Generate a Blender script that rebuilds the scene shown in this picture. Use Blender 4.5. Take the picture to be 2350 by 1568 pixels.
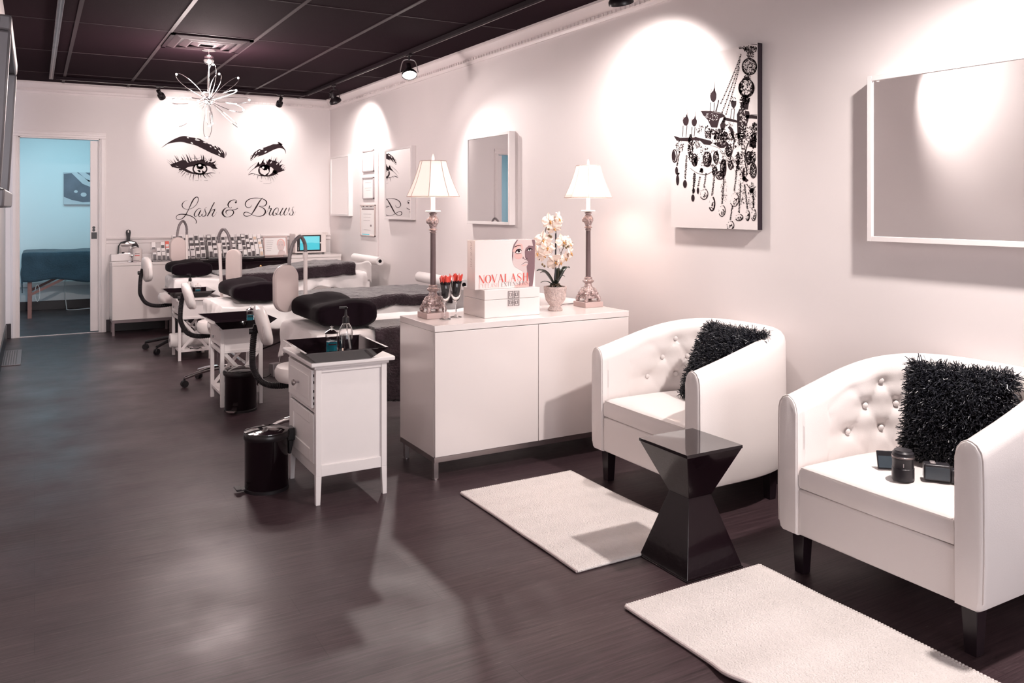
import bpy, bmesh, math, random
from mathutils import Vector, Matrix, noise
R = math.radians
PI = math.pi
rnd = random.Random(7)
for o in list(bpy.data.objects): bpy.data.objects.remove(o)
COL = bpy.context.scene.collection
SC = bpy.context.scene

# ------------------------------------------------------------------ camera, world, light, exposure
FPX, YAW, CY, EYE = 1905.0, 0.522, 474.0, 1.334
cam_d = bpy.data.cameras.new('camera'); cam = bpy.data.objects.new('camera', cam_d); COL.objects.link(cam)
cam.location = (0, 0, EYE); cam.rotation_euler = (R(90), 0, -YAW)
cam_d.sensor_width = 36; cam_d.lens = FPX / 2350 * 36; cam_d.shift_y = (CY - 784) / 2350
cam_d.clip_start = 0.05
SC.camera = cam
SC.view_settings.view_transform = 'Standard'; SC.view_settings.look = 'None'
SC.view_settings.gamma = 1; SC.view_settings.use_curve_mapping = False
SC.view_settings.exposure = 0.86
w = bpy.data.worlds.new('world'); SC.world = w; w.use_nodes = True
w.node_tree.nodes['Background'].inputs[0].default_value = (0.62, 0.72, 0.9, 1)
w.node_tree.nodes['Background'].inputs[1].default_value = 0.8
WARM = (1.0, 0.905, 0.865); PINK = (1.0, 0.84, 0.81)

def light(name, kind, loc, power, col=WARM, aim=None, size=0.05, angle=None, blend=0.6, parent=None, size_y=None):
    d = bpy.data.lights.new(name, kind); d.energy = power; d.color = col
    if kind == 'AREA':
        d.shape = 'RECTANGLE'; d.size = size; d.size_y = size_y or size
    else: d.shadow_soft_size = size
    if kind == 'SPOT':
        d.spot_size = R(angle or 80); d.spot_blend = blend
    o = bpy.data.objects.new(name, d); COL.objects.link(o); o.location = loc
    if aim is not None:
        o.rotation_euler = (Vector(aim) - Vector(loc)).to_track_quat('-Z', 'Y').to_euler()
    if parent: o.parent = parent; o.matrix_parent_inverse = parent.matrix_world.inverted()
    return o
# unseen soft fill light added behind the camera, and the cyan lamp of the treatment room
light('front_fill', 'AREA', (1.45, -3.3, 1.35), 62, (1.0, 0.93, 0.93), aim=(1.6, 3, 1.0), size=2.6, size_y=2.0)
light('cyan_room_light', 'AREA', (0.35, 11.0, 2.5), 14, (0.44, 0.84, 0.95), aim=(0.35, 11.1, 0), size=1.0)

# ------------------------------------------------------------------ materials
def mat(name, col, rough=0.5, metal=0.0, spec=0.5, noise_amt=0.0, nscale=30, bump=0.0, bscale=80, coat=0.0,
        emit=None, estr=0.0, trans=0.0, ior=1.45, sheen=0.0, alpha=1.0, rough_var=0.0, stretch=None, bdist=0.01, sss=0.0):
    m = bpy.data.materials.new(name); m.use_nodes = True
    nt = m.node_tree; b = nt.nodes['Principled BSDF']; N = nt.nodes; L = nt.links
    b.inputs['Base Color'].default_value = (*col, 1); b.inputs['Roughness'].default_value = rough
    b.inputs['Metallic'].default_value = metal; b.inputs['Specular IOR Level'].default_value = spec
    b.inputs['Coat Weight'].default_value = coat; b.inputs['IOR'].default_value = ior
    b.inputs['Transmission Weight'].default_value = trans; b.inputs['Alpha'].default_value = alpha
    if sheen: b.inputs['Sheen Weight'].default_value = sheen; b.inputs['Sheen Roughness'].default_value = 0.4
    if sss: b.inputs['Subsurface Weight'].default_value = sss
    if emit: b.inputs['Emission Color'].default_value = (*emit, 1); b.inputs['Emission Strength'].default_value = estr
    tc = N.new('ShaderNodeTexCoord'); mp = N.new('ShaderNodeMapping'); L.new(tc.outputs['Object'], mp.inputs[0])
    if stretch: mp.inputs['Scale'].default_value = stretch
    nz = N.new('ShaderNodeTexNoise'); nz.inputs['Scale'].default_value = nscale; nz.inputs['Detail'].default_value = 5
    L.new(mp.outputs[0], nz.inputs['Vector'])
    if noise_amt:
        mx = N.new('ShaderNodeMix'); mx.data_type = 'RGBA'
        mx.inputs[6].default_value = tuple(max(0, c * (1 - noise_amt)) for c in col) + (1,)
        mx.inputs[7].default_value = tuple(min(1, c * (1 + noise_amt)) for c in col) + (1,)
        L.new(nz.outputs[0], mx.inputs[0]); L.new(mx.outputs[2], b.inputs['Base Color'])
    if rough_var:
        mr = N.new('ShaderNodeMapRange'); mr.inputs[3].default_value = rough - rough_var; mr.inputs[4].default_value = rough + rough_var
        L.new(nz.outputs[0], mr.inputs[0]); L.new(mr.outputs[0], b.inputs['Roughness'])
    if bump:
        n2 = N.new('ShaderNodeTexNoise'); n2.inputs['Scale'].default_value = bscale; n2.inputs['Detail'].default_value = 4
        L.new(mp.outputs[0], n2.inputs['Vector'])
        bp = N.new('ShaderNodeBump'); bp.inputs['Strength'].default_value = bump; bp.inputs['Distance'].default_value = bdist
        L.new(n2.outputs[0], bp.inputs['Height']); L.new(bp.outputs[0], b.inputs['Normal'])
    return m

def floor_mat():
    m = bpy.data.materials.new('dark_plank_floor'); m.use_nodes = True
    nt = m.node_tree; b = nt.nodes['Principled BSDF']; N = nt.nodes; L = nt.links
    tc = N.new('ShaderNodeTexCoord')
    br = N.new('ShaderNodeTexBrick'); br.offset = 0.37; br.inputs['Scale'].default_value = 1
    br.inputs['Brick Width'].default_value = 1.2; br.inputs['Row Height'].default_value = 0.15
    br.inputs['Mortar Size'].default_value = 0.0014; br.inputs['Mortar Smooth'].default_value = 0.4
    br.inputs['Color1'].default_value = (0.038, 0.022, 0.0255, 1); br.inputs['Color2'].default_value = (0.046, 0.028, 0.031, 1)
    br.inputs['Mortar'].default_value = (0.024, 0.0135, 0.016, 1)
    L.new(tc.outputs['Object'], br.inputs['Vector'])
    mp = N.new('ShaderNodeMapping'); mp.inputs['Scale'].default_value = (1.2, 26, 1); L.new(tc.outputs['Object'], mp.inputs[0])
    nz = N.new('ShaderNodeTexNoise'); nz.inputs['Scale'].default_value = 3.4; nz.inputs['Detail'].default_value = 9; nz.inputs['Roughness'].default_value = 0.65
    nz.inputs['Distortion'].default_value = 0.5
    L.new(mp.outputs[0], nz.inputs['Vector'])
    nb = N.new('ShaderNodeTexNoise'); nb.inputs['Scale'].default_value = 2.4; nb.inputs['Detail'].default_value = 6; L.new(tc.outputs['Object'], nb.inputs['Vector'])
    mx = N.new('ShaderNodeMix'); mx.data_type = 'RGBA'; mx.blend_type = 'MULTIPLY'; mx.inputs[0].default_value = 0.75
    rp = N.new('ShaderNodeValToRGB'); rp.color_ramp.elements[0].position = 0.3; rp.color_ramp.elements[0].color = (0.45, 0.42, 0.43, 1)
    rp.color_ramp.elements[1].position = 0.72; rp.color_ramp.elements[1].color = (2.1, 2.1, 2.15, 1)
    L.new(nz.outputs[0], rp.inputs[0]); L.new(br.outputs['Color'], mx.inputs[6]); L.new(rp.outputs[0], mx.inputs[7])
    # scuffs: thin pale scratches
    mp2 = N.new('ShaderNodeMapping'); mp2.inputs['Scale'].default_value = (9, 90, 1); mp2.inputs['Rotation'].default_value = (0, 0, 0.5); L.new(tc.outputs['Object'], mp2.inputs[0])
    ns = N.new('ShaderNodeTexNoise'); ns.inputs['Scale'].default_value = 1.6; ns.inputs['Detail'].default_value = 3; L.new(mp2.outputs[0], ns.inputs['Vector'])
    rs = N.new('ShaderNodeValToRGB'); rs.color_ramp.elements[0].position = 0.66; rs.color_ramp.elements[0].color = (0, 0, 0, 1)
    rs.color_ramp.elements[1].position = 0.78; rs.color_ramp.elements[1].color = (0.07, 0.062, 0.062, 1)
    L.new(ns.outputs[0], rs.inputs[0])
    ad = N.new('ShaderNodeMix'); ad.data_type = 'RGBA'; ad.blend_type = 'ADD'; ad.inputs[0].default_value = 1.0
    L.new(mx.outputs[2], ad.inputs[6]); L.new(rs.outputs[0], ad.inputs[7]); L.new(ad.outputs[2], b.inputs['Base Color'])
    mr = N.new('ShaderNodeMapRange'); mr.inputs[1].default_value = 0.3; mr.inputs[2].default_value = 0.75; mr.inputs[3].default_value = 0.30; mr.inputs[4].default_value = 0.52
    L.new(nb.outputs[0], mr.inputs[0]); L.new(mr.outputs[0], b.inputs['Roughness'])
    b.inputs['Specular IOR Level'].default_value = 0.34
    bp = N.new('ShaderNodeBump'); bp.inputs['Strength'].default_value = 0.25; bp.inputs['Distance'].default_value = 0.002
    L.new(nz.outputs[0], bp.inputs['Height']); L.new(bp.outputs[0], b.inputs['Normal'])
    return m

def wall_mat():
    m = mat('white_wall_paint', (0.79, 0.735, 0.73), rough=0.55, noise_amt=0.02, nscale=3, bump=0.05, bscale=220, bdist=0.002)
    return m

MT = {}
MT['floor'] = floor_mat(); MT['wall'] = wall_mat()
MT['room_wall'] = mat('pale_room_paint', (0.78, 0.80, 0.82), rough=0.6, noise_amt=0.02, nscale=3)
MT['trim'] = mat('white_trim_paint', (0.80, 0.735, 0.73), rough=0.35, noise_amt=0.02, nscale=8)
MT['tile'] = mat('dark_ceiling_tile', (0.0185, 0.009, 0.013), rough=0.9, spec=0.05, noise_amt=0.35, nscale=160, bump=0.5, bscale=260, bdist=0.003)
MT['tbar'] = mat('ceiling_grid_metal', (0.045, 0.029, 0.034), rough=0.55, spec=0.2)
MT['track_black'] = mat('black_track_paint', (0.012, 0.006, 0.009), rough=0.7, spec=0.15)
MT['vent_fin'] = mat('vent_fin_paint', (0.045, 0.029, 0.034), rough=0.6, spec=0.2)
MT['vent_black'] = mat('dark_vent_paint', (0.016, 0.009, 0.012), rough=0.8, spec=0.08)
MT['base'] = mat('black_vinyl_baseboard', (0.014, 0.006, 0.010), rough=0.35)
MT['white_gloss'] = mat('white_gloss_lacquer', (0.78, 0.715, 0.70), rough=0.16, coat=0.4, noise_amt=0.01, nscale=2)
MT['white_paint'] = mat('white_satin_paint', (0.80, 0.75, 0.745), rough=0.34, noise_amt=0.02, nscale=14)
MT['white_plastic'] = mat('off_white_plastic', (0.74, 0.66, 0.64), rough=0.3, noise_amt=0.02, nscale=10)
MT['leather'] = mat('white_leather', (0.83, 0.775, 0.76), rough=0.36, spec=0.5, bump=0.14, bscale=260, bdist=0.002, coat=0.12, noise_amt=0.015, nscale=6)
MT['seam'] = mat('white_thread_seam', (0.55, 0.48, 0.47), rough=0.6)
MT['black_wood'] = mat('black_wood', (0.013, 0.007, 0.010), rough=0.3, noise_amt=0.2, nscale=12)
MT['black_gloss'] = mat('black_lacquer', (0.010, 0.006, 0.008), rough=0.07, coat=0.6)
MT['black_gloss2'] = mat('black_lacquer_worn', (0.009, 0.004, 0.006), rough=0.14, spec=0.35, coat=0.25, bump=0.03, bscale=40)
MT['black_satin'] = mat('black_satin_metal', (0.012, 0.008, 0.010), rough=0.32)
MT['black_rubber'] = mat('black_rubber', (0.012, 0.009, 0.011), rough=0.5)
MT['black_velvet'] = mat('black_velvet_cloth', (0.008, 0.004, 0.0065), rough=0.95, sheen=0.05, spec=0.08, noise_amt=0.3, nscale=20)
MT['chrome'] = mat('chrome', (0.82, 0.80, 0.80), rough=0.12, metal=1)
MT['steel'] = mat('brushed_steel', (0.42, 0.37, 0.37), rough=0.35, metal=1)
MT['bronze_metal'] = mat('brown_grey_metal', (0.20, 0.155, 0.16), rough=0.4, metal=0.7)
MT['mirror'] = mat('mirror_silvering', (0.86, 0.85, 0.85), rough=0.015, metal=1)
MT['glass'] = mat('clear_glass', (1, 1, 1), rough=0.0, trans=1.0, ior=1.45)
MT['acrylic'] = mat('clear_acrylic', (0.95, 0.95, 0.97), rough=0.03, trans=1.0, ior=1.2)
MT['water'] = mat('clear_gel', (0.93, 0.97, 1), rough=0.02, trans=1.0, ior=1.33)
MT['blue'] = mat('blue_liquid', (0.03, 0.32, 0.42), rough=0.1, trans=0.45, ior=1.33)
MT['sheet'] = mat('white_cotton_sheet', (0.88, 0.84, 0.835), rough=0.85, bump=0.25, bscale=30, bdist=0.006, sheen=0.1)
MT['blanket'] = mat('charcoal_plush', (0.034, 0.021, 0.027), rough=0.85, sheen=0.9, spec=0.2, noise_amt=0.8, nscale=16, bump=0.9, bscale=75, bdist=0.012, stretch=(0.6, 2.2, 1))
MT['shag'] = mat('black_shag_ribbon', (0.018, 0.019, 0.026), rough=0.36, spec=0.6, noise_amt=0.5, nscale=60)
MT['rug'] = mat('ivory_chenille_rug', (0.83, 0.765, 0.74), rough=0.95, bump=1.0, bscale=150, bdist=0.008, noise_amt=0.07, nscale=40, stretch=(1, 1, 1))
MT['rug_hem'] = mat('rug_edge_binding', (0.66, 0.56, 0.55), rough=0.9, bump=0.5, bscale=200)
MT['shade'] = mat('pleated_lamp_shade', (0.86, 0.74, 0.68), rough=0.8, emit=(1.0, 0.80, 0.70), estr=0.34, stretch=(1, 1, 0.05), noise_amt=0.04, nscale=90)
MT['shade_seam'] = mat('lamp_shade_binding', (0.56, 0.42, 0.38), rough=0.8)
MT['candle'] = mat('ivory_candle_sleeve', (0.86, 0.80, 0.76), rough=0.5)
MT['antique'] = mat('antiqued_silver_resin', (0.50, 0.40, 0.39), rough=0.27, metal=0.85, noise_amt=0.3, nscale=90, bump=1.0, bscale=85, bdist=0.010)
MT['column'] = mat('taupe_column_paint', (0.125, 0.083, 0.085), rough=0.5, noise_amt=0.2, nscale=20)
MT['plinth'] = mat('rose_taupe_plinth', (0.50, 0.37, 0.35), rough=0.4)
MT['urn'] = mat('aged_white_urn', (0.60, 0.48, 0.45), rough=0.7, noise_amt=0.55, nscale=110, bump=1.0, bscale=70, bdist=0.015)
MT['petal'] = mat('cream_orchid_petal', (0.86, 0.70, 0.61), rough=0.5, noise_amt=0.08, nscale=25, sss=0.0)
MT['orchid_throat'] = mat('amber_orchid_throat', (0.62, 0.30, 0.08), rough=0.5)
MT['bud'] = mat('brown_orchid_bud', (0.16, 0.11, 0.05), rough=0.5)
MT['stem'] = mat('brown_green_stem', (0.07, 0.05, 0.03), rough=0.55)
MT['leaf'] = mat('dark_green_leaf', (0.020, 0.026, 0.020), rough=0.3, noise_amt=0.3, nscale=20)
MT['moss'] = mat('dark_soil', (0.04, 0.03, 0.025), rough=0.9, noise_amt=0.6, nscale=70)
MT['red'] = mat('coral_red_plastic', (0.80, 0.10, 0.075), rough=0.4)
MT['print_red'] = mat('coral_red_ink', (0.72, 0.11, 0.09), rough=0.5)
MT['print_pink'] = mat('pale_coral_ink', (0.62, 0.27, 0.24), rough=0.5)
MT['ink'] = mat('black_vinyl_ink', (0.020, 0.009, 0.012), rough=0.6, spec=0.2)
MT['white_ink'] = mat('white_ink', (0.80, 0.75, 0.74), rough=0.5)
MT['grey_ink'] = mat('grey_ink', (0.20, 0.15, 0.155), rough=0.5)
MT['skin_ink'] = mat('printed_skin', (0.62, 0.50, 0.49), rough=0.5)
MT['skin_dark'] = mat('printed_shadow', (0.20, 0.115, 0.13), rough=0.5)
MT['skin_pink'] = mat('printed_blush', (0.72, 0.42, 0.39), rough=0.5)
MT['canvas'] = mat('white_canvas', (0.82, 0.76, 0.75), rough=0.8, bump=0.2, bscale=400, bdist=0.001)
MT['canvas_edge'] = mat('black_canvas_edge', (0.014, 0.006, 0.011), rough=0.6)
MT['screen'] = mat('cyan_screen', (0.02, 0.2, 0.24), rough=0.2, emit=(0.09, 0.55, 0.66), estr=0.4)
MT['screen_light'] = mat('cyan_screen_light', (0.02, 0.2, 0.24), rough=0.2, emit=(0.25, 0.70, 0.78), estr=0.42)
MT['silver'] = mat('silver_plastic', (0.50, 0.45, 0.46), rough=0.28, metal=0.5)
MT['tv_silver'] = mat('dull_tv_silver', (0.16, 0.15, 0.16), rough=0.35, metal=0.3)
MT['rail_metal'] = mat('worn_rail_metal', (0.16, 0.14, 0.15), rough=0.4, metal=0.6, noise_amt=0.9, nscale=6, stretch=(1, 1, 1))
MT['tv_glass'] = mat('dark_tv_glass', (0.02, 0.016, 0.02), rough=0.06)
MT['bulb'] = mat('glowing_bulb', (1, 0.95, 0.9), emit=(1, 0.86, 0.80), estr=30)
MT['bulb_big'] = mat('glowing_spot_lens', (1, 0.95, 0.9), emit=(1, 0.90, 0.86), estr=60)
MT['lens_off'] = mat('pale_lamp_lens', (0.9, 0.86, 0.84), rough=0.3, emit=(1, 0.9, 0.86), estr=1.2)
MT['gooseneck'] = mat('grey_gooseneck', (0.17, 0.145, 0.15), rough=0.4, metal=0.3)
MT['lamp_head'] = mat('beige_lamp_housing', (0.60, 0.50, 0.48), rough=0.35)
MT['wood_leg'] = mat('reddish_table_wood', (0.28, 0.12, 0.10), rough=0.4, noise_amt=0.2, nscale=30)
MT['room_blanket'] = mat('dark_teal_fleece', (0.035, 0.062, 0.085), rough=0.95, sheen=0.2, bump=0.6, bscale=60, noise_amt=0.3, nscale=9)
MT['gold'] = mat('brass', (0.75, 0.42, 0.2), rough=0.2, metal=1)
MT['paper'] = mat('white_paper', (0.82, 0.78, 0.77), rough=0.8)
MT['card_dark'] = mat('printed_dark_card', (0.07, 0.055, 0.06), rough=0.4)
MT['card_red'] = mat('printed_red_card', (0.72, 0.10, 0.06), rough=0.4)
MT['card_tan'] = mat('printed_tan_card', (0.70, 0.52, 0.40), rough=0.4)
MT['cable_white'] = mat('white_cable', (0.75, 0.74, 0.74), rough=0.4)
MT['phone_glass'] = mat('dark_phone_glass', (0.07, 0.09, 0.11), rough=0.15)
MT['cam_black'] = mat('camera_black_plastic', (0.03, 0.028, 0.033), rough=0.3, noise_amt=0.2, nscale=50)
MT['pic_a'] = mat('photo_grey_blue', (0.16, 0.16, 0.2), rough=0.5, noise_amt=0.5, nscale=5)
MT['pic_b'] = mat('photo_pale', (0.60, 0.60, 0.64), rough=0.5, noise_amt=0.2, nscale=5)
MT['zip'] = mat('grey_zip', (0.40, 0.35, 0.35), rough=0.5)

# ------------------------------------------------------------------ mesh builder
class MB:
    def __init__(s): s.bm = bmesh.new()
    def v(s, p): return s.bm.verts.new(p)
    def face(s, vs):
        try: return s.bm.faces.new(vs)
        except ValueError: return None
    def box(s, x0, x1, y0, y1, z0, z1, M=None):
        ps = [(x0,y0,z0),(x1,y0,z0),(x1,y1,z0),(x0,y1,z0),(x0,y0,z1),(x1,y0,z1),(x1,y1,z1),(x0,y1,z1)]
        if M: ps = [M @ Vector(p) for p in ps]
        vs = [s.v(p) for p in ps]
        for f in ((0,3,2,1),(4,5,6,7),(0,1,5,4),(1,2,6,5),(2,3,7,6),(3,0,4,7)): s.face([vs[i] for i in f])
        return s
    def hexa(s, bot, top):
        b = [s.v(p) for p in bot]; t = [s.v(p) for p in top]; n = len(b)
        s.face(b[::-1]); s.face(t)
        for i in range(n): s.face([b[i], b[(i+1)%n], t[(i+1)%n], t[i]])
        return s
    def rings(s, rings, close=True, cap0=True, cap1=True):
        rv = [[s.v(p) for p in r] for r in rings]; n = len(rings[0])
        for a, b in zip(rv[:-1], rv[1:]):
            for i in range(n if close else n - 1):
                s.face([a[i], a[(i+1)%n], b[(i+1)%n], b[i]])
        if cap0: s.face(rv[0][::-1])
        if cap1: s.face(rv[-1])
        return rv
    def rg(s, *a, **k): s.rings(*a, **k); return s
    def lathe(s, prof, c=(0,0,0), seg=28, M=None, cap0=True, cap1=True, mod=None):
        rs = []
        for r, z in prof:
            ring = []
            for i in range(seg):
                a = 2*PI*i/seg; rr = r * (mod(a, z) if mod else 1)
                p = Vector((rr*math.cos(a), rr*math.sin(a), z))
                if M: p = M @ p
                ring.append(p + Vector(c))
            rs.append(ring)
        s.rings(rs, True, cap0, cap1); return s
    def cyl(s, c, r, h, seg=24, r2=None, M=None):
        return s.lathe([(r, 0), (r if r2 is None else r2, h)], c, seg, M)
    def tube(s, path, r, seg=8, cap=True):
        path = [Vector(p) for p in path]; rs = []; up = None
        for i, p in enumerate(path):
            t = (path[min(i+1, len(path)-1)] - path[max(i-1, 0)]).normalized()
            if up is None:
                up = t.orthogonal().normalized()
            else:
                up = (up - t * up.dot(t)); up = up.normalized() if up.length > 1e-6 else t.orthogonal().normalized()
            b = t.cross(up); rr = r(i/(len(path)-1)) if callable(r) else r
            rs.append([p + (up*math.cos(2*PI*k/seg) + b*math.sin(2*PI*k/seg))*rr for k in range(seg)])
        s.rings(rs, True, cap, cap); return s
    def rod(s, a, b, r, seg=10): return s.tube([a, b], r, seg)
    def bar(s, a, b, w, d, up=(0,0,1)):
        a, b = Vector(a), Vector(b); t = (b-a).normalized(); u = Vector(up); u = (u - t*u.dot(t)).normalized(); n = t.cross(u)
        r = lambda p: [p + n*w/2 + u*d/2, p - n*w/2 + u*d/2, p - n*w/2 - u*d/2, p + n*w/2 - u*d/2]
        s.rings([r(a), r(b)]); return s
    def sphere(s, c, r, seg=16, rg=10, sc=(1,1,1), M=None):
        rs = []
        for j in range(1, rg):
            t = PI*j/rg; ring = []
            for i in range(seg):
                a = 2*PI*i/seg
                p = Vector((r*math.sin(t)*math.cos(a)*sc[0], r*math.sin(t)*math.sin(a)*sc[1], -r*math.cos(t)*sc[2]))
                if M: p = M @ p
                ring.append(p + Vector(c))
            rs.append(ring)
        rv = s.rings(rs, True, False, False)
        p0 = Vector((0,0,-r*sc[2])); p1 = Vector((0,0,r*sc[2]))
        if M: p0 = M @ p0; p1 = M @ p1
        a = s.v(p0 + Vector(c)); b = s.v(p1 + Vector(c)); n = seg
        for i in range(n):
            s.face([a, rv[0][(i+1)%n], rv[0][i]]); s.face([b, rv[-1][i], rv[-1][(i+1)%n]])
        return s
    def prism(s, pts, y0, y1, plane='XZ'):
        f = {'XZ': lambda p, d: (p[0], d, p[1]), 'XY': lambda p, d: (p[0], p[1], d), 'YZ': lambda p, d: (d, p[0], p[1])}[plane]
        s.rings([[f(p, y0) for p in pts], [f(p, y1) for p in pts]]); return s
    def grid(s, fn, nu, nv):
        g = [[s.v(fn(i/nu, j/nv)) for j in range(nv+1)] for i in range(nu+1)]
        for i in range(nu):
            for j in range(nv): s.face([g[i][j], g[i+1][j], g[i+1][j+1], g[i][j+1]])
        return g
    def obj(s, name, m, parent=None, bevel=0, bseg=2, smooth=True, sub=0, solid=0, weld=False):
        if weld: bmesh.ops.remove_doubles(s.bm, verts=s.bm.verts, dist=1e-5)
        bmesh.ops.recalc_face_normals(s.bm, faces=s.bm.faces)
        me = bpy.data.meshes.new(name); s.bm.to_mesh(me); s.bm.free()
        if isinstance(m, str): m = MT[m]
        me.materials.append(m)
        o = bpy.data.objects.new(name, me); COL.objects.link(o)
        if parent: o.parent = parent
        if smooth:
            for p in me.polygons: p.use_smooth = True
            me.set_sharp_from_angle(angle=R(38))
        if solid:
            d = o.modifiers.new('solid', 'SOLIDIFY'); d.thickness = solid; d.offset = 0
        if bevel:
            d = o.modifiers.new('bevel', 'BEVEL'); d.width = bevel; d.segments = bseg; d.limit_method = 'ANGLE'; d.angle_limit = R(40); d.harden_normals = False
        if sub:
            d = o.modifiers.new('sub', 'SUBSURF'); d.levels = sub; d.render_levels = sub
        return o

def tag(o, label=None, cat=None, group=None, kind=None):
    if label: o['label'] = label
    if cat: o['category'] = cat
    if group: o['group'] = group
    if kind: o['kind'] = kind
    return o
def thing(name, label, cat, loc=(0,0,0), rz=0, group=None):
    o = bpy.data.objects.new(name, None); COL.objects.link(o); o.location = loc; o.rotation_euler = (0, 0, rz)
    o.empty_display_size = 0.1
    return tag(o, label, cat, group)
def dup(o, parent=None, loc=None, rz=None, label=None):
    c = o.copy(); COL.objects.link(c); c.parent = parent
    if loc is not None: c.location = loc
    if rz is not None: c.rotation_euler = (0, 0, rz)
    if label: c['label'] = label
    for ch in list(o.children): dup(ch, c)
    return c
def struct(name, mb, m, **k): return tag(mb.obj(name, m, **k), kind='structure')

def wall_pt(u, v, Y=9.795):       # point of the back wall traced from the photograph
    a = (u - 1175)/FPX; c, s = math.cos(YAW), math.sin(YAW)
    t = Y / (-a*s + c); return (a*c + s)*t, EYE + (CY - v)/FPX*t
def rwall_pt(u, v, X):
    a = (u - 1175)/FPX; c, s = math.cos(YAW), math.sin(YAW)
    t = X / (a*c + s); return (-a*s + c)*t, EYE + (CY - v)/FPX*t

def spline(pts, n=8):
    if len(pts) < 3: return [tuple(p) for p in pts]
    out = []; P = [pts[0]] + list(pts) + [pts[-1]]
    for i in range(1, len(P)-2):
        p0, p1, p2, p3 = P[i-1], P[i], P[i+1], P[i+2]
        for k in range(n):
            t = k/n
            out.append(tuple(0.5*((2*p1[j]) + (-p0[j]+p2[j])*t + (2*p0[j]-5*p1[j]+4*p2[j]-p3[j])*t*t + (-p0[j]+3*p1[j]-3*p2[j]+p3[j])*t**3) for j in range(len(p1))))
    out.append(tuple(pts[-1])); return out

class Ink:   # flat printed or cut shapes on a plane; fn maps 2D to 3D
    def __init__(s, fn): s.fn = fn; s.mb = MB()
    def poly(s, pts): s.mb.face([s.mb.v(s.fn(*p)) for p in pts]); return s
    def stroke(s, pts, n=8, w=None):          # (x, y, width)
        if w is not None: pts = [(p[0], p[1], w) for p in pts]
        q = spline(pts, n); L_, R_ = [], []
        for i, p in enumerate(q):
            a = q[max(i-1, 0)]; b = q[min(i+1, len(q)-1)]; dx, dy = b[0]-a[0], b[1]-a[1]; d = math.hypot(dx, dy) or 1
            nx, ny = -dy/d*p[2]/2, dx/d*p[2]/2
            L_.append(s.mb.v(s.fn(p[0]+nx, p[1]+ny))); R_.append(s.mb.v(s.fn(p[0]-nx, p[1]-ny)))
        for i in range(len(q)-1): s.mb.face([L_[i], L_[i+1], R_[i+1], R_[i]])
        return s
    def ell(s, cx, cy, rx, ry, n=18, rot=0):
        c, si = math.cos(rot), math.sin(rot)
        return s.poly([(cx + rx*math.cos(2*PI*k/n)*c - ry*math.sin(2*PI*k/n)*si, cy + rx*math.cos(2*PI*k/n)*si + ry*math.sin(2*PI*k/n)*c) for k in range(n)])
    def ring(s, cx, cy, rx, ry, w, a0=0, a1=2*PI, n=22):
        return s.stroke([(cx + rx*math.cos(a0+(a1-a0)*k/n), cy + ry*math.sin(a0+(a1-a0)*k/n), w) for k in range(n+1)], 1)
    def obj(s, name, m, parent=None): return s.mb.obj(name, m, parent, smooth=False)

# ------------------------------------------------------------------ room shell
XW, YW, XL, YF, CH = 3.10, 9.80, -0.25, -3.6, 2.61
struct('floor', MB().box(XL-0.5, 3.6, YF-0.2, 12.6, -0.05, 0), 'floor')
struct('wall_right', MB().box(XW, XW+0.15, YF, 12.4, 0, 2.75), 'wall')
struct('wall_left', MB().box(XL-0.15, XL, YF, 9.66, 0, 2.75), 'wall')
mb = MB(); DX0, DX1, DZ = -0.142, 0.60, 2.05
mb.box(XL-0.15, DX0, YW, YW+0.13, 0, 2.75); mb.box(DX1, XW, YW, YW+0.13, 0, 2.75); mb.box(DX0, DX1, YW, YW+0.13, DZ, 2.75)
struct('wall_back', mb, 'wall')
# shop front behind the camera: sill, header and two jambs round a glazed opening
mb = MB(); mb.box(XL-0.15, XW+0.15, YF-0.12, YF, 0, 0.3); mb.box(XL-0.15, XW+0.15, YF-0.12, YF, 2.4, 2.75)
mb.box(XL-0.15, 0.0, YF-0.12, YF, 0.3, 2.4); mb.box(2.9, XW+0.15, YF-0.12, YF, 0.3, 2.4)
struct('wall_front', mb, 'wall')
win = tag(MB().box(0.0, 2.9, YF-0.07, YF-0.06, 0.3, 2.4).obj('window_1', 'glass'), kind='structure')
# treatment room beyond the doorway
mb = MB(); mb.box(-1.0, 2.0, 12.30, 12.42, 0, 2.75); struct('wall_treatment_back', mb, 'room_wall')
struct('wall_treatment_left', MB().box(-1.1, -1.0, YW+0.13, 12.42, 0, 2.75), 'room_wall')
struct('wall_treatment_right', MB().box(2.0, 2.1, YW+0.13, 12.42, 0, 2.75), 'room_wall')
struct('ceiling_treatment', MB().box(-1.1, 2.1, YW+0.13, 12.42, 2.62, 2.70), 'room_wall')
struct('floor_treatment', MB().box(-1.1, 2.1, YW+0.05, 12.42, -0.04, 0.002), 'floor')
struct('baseboard_treatment', MB().box(-1.0, 2.0, 12.285, 12.30, 0, 0.115), 'base', bevel=0.003)
struct('trim_treatment_rail', MB().box(-1.0, 2.0, 12.275, 12.30, 0.30, 0.36), 'trim', bevel=0.004)
# ceiling: tiles and T grid
ceil = struct('ceiling', MB().box(XL-0.15, XW+0.15, YF-0.1, YW+0.13, CH, CH+0.05), 'tile')
mb = MB()
for x in (0.255, 0.86, 1.467, 2.08, 2.69): mb.box(x-0.013, x+0.013, YF, YW, CH-0.005, CH)
mb.obj('main_grid_rails', 'tbar', ceil, smooth=False)
mb = MB()
for k in range(-5, 4):
    y = 6.47 + 1.29*k
    if YF < y < YW: mb.box(XL, XW, y-0.006, y+0.006, CH-0.003, CH)
mb.box(0.86, 1.467, 7.09, 7.102, CH-0.003, CH)
mb.obj('cross_grid_rails', 'tbar', ceil, smooth=False)
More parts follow.
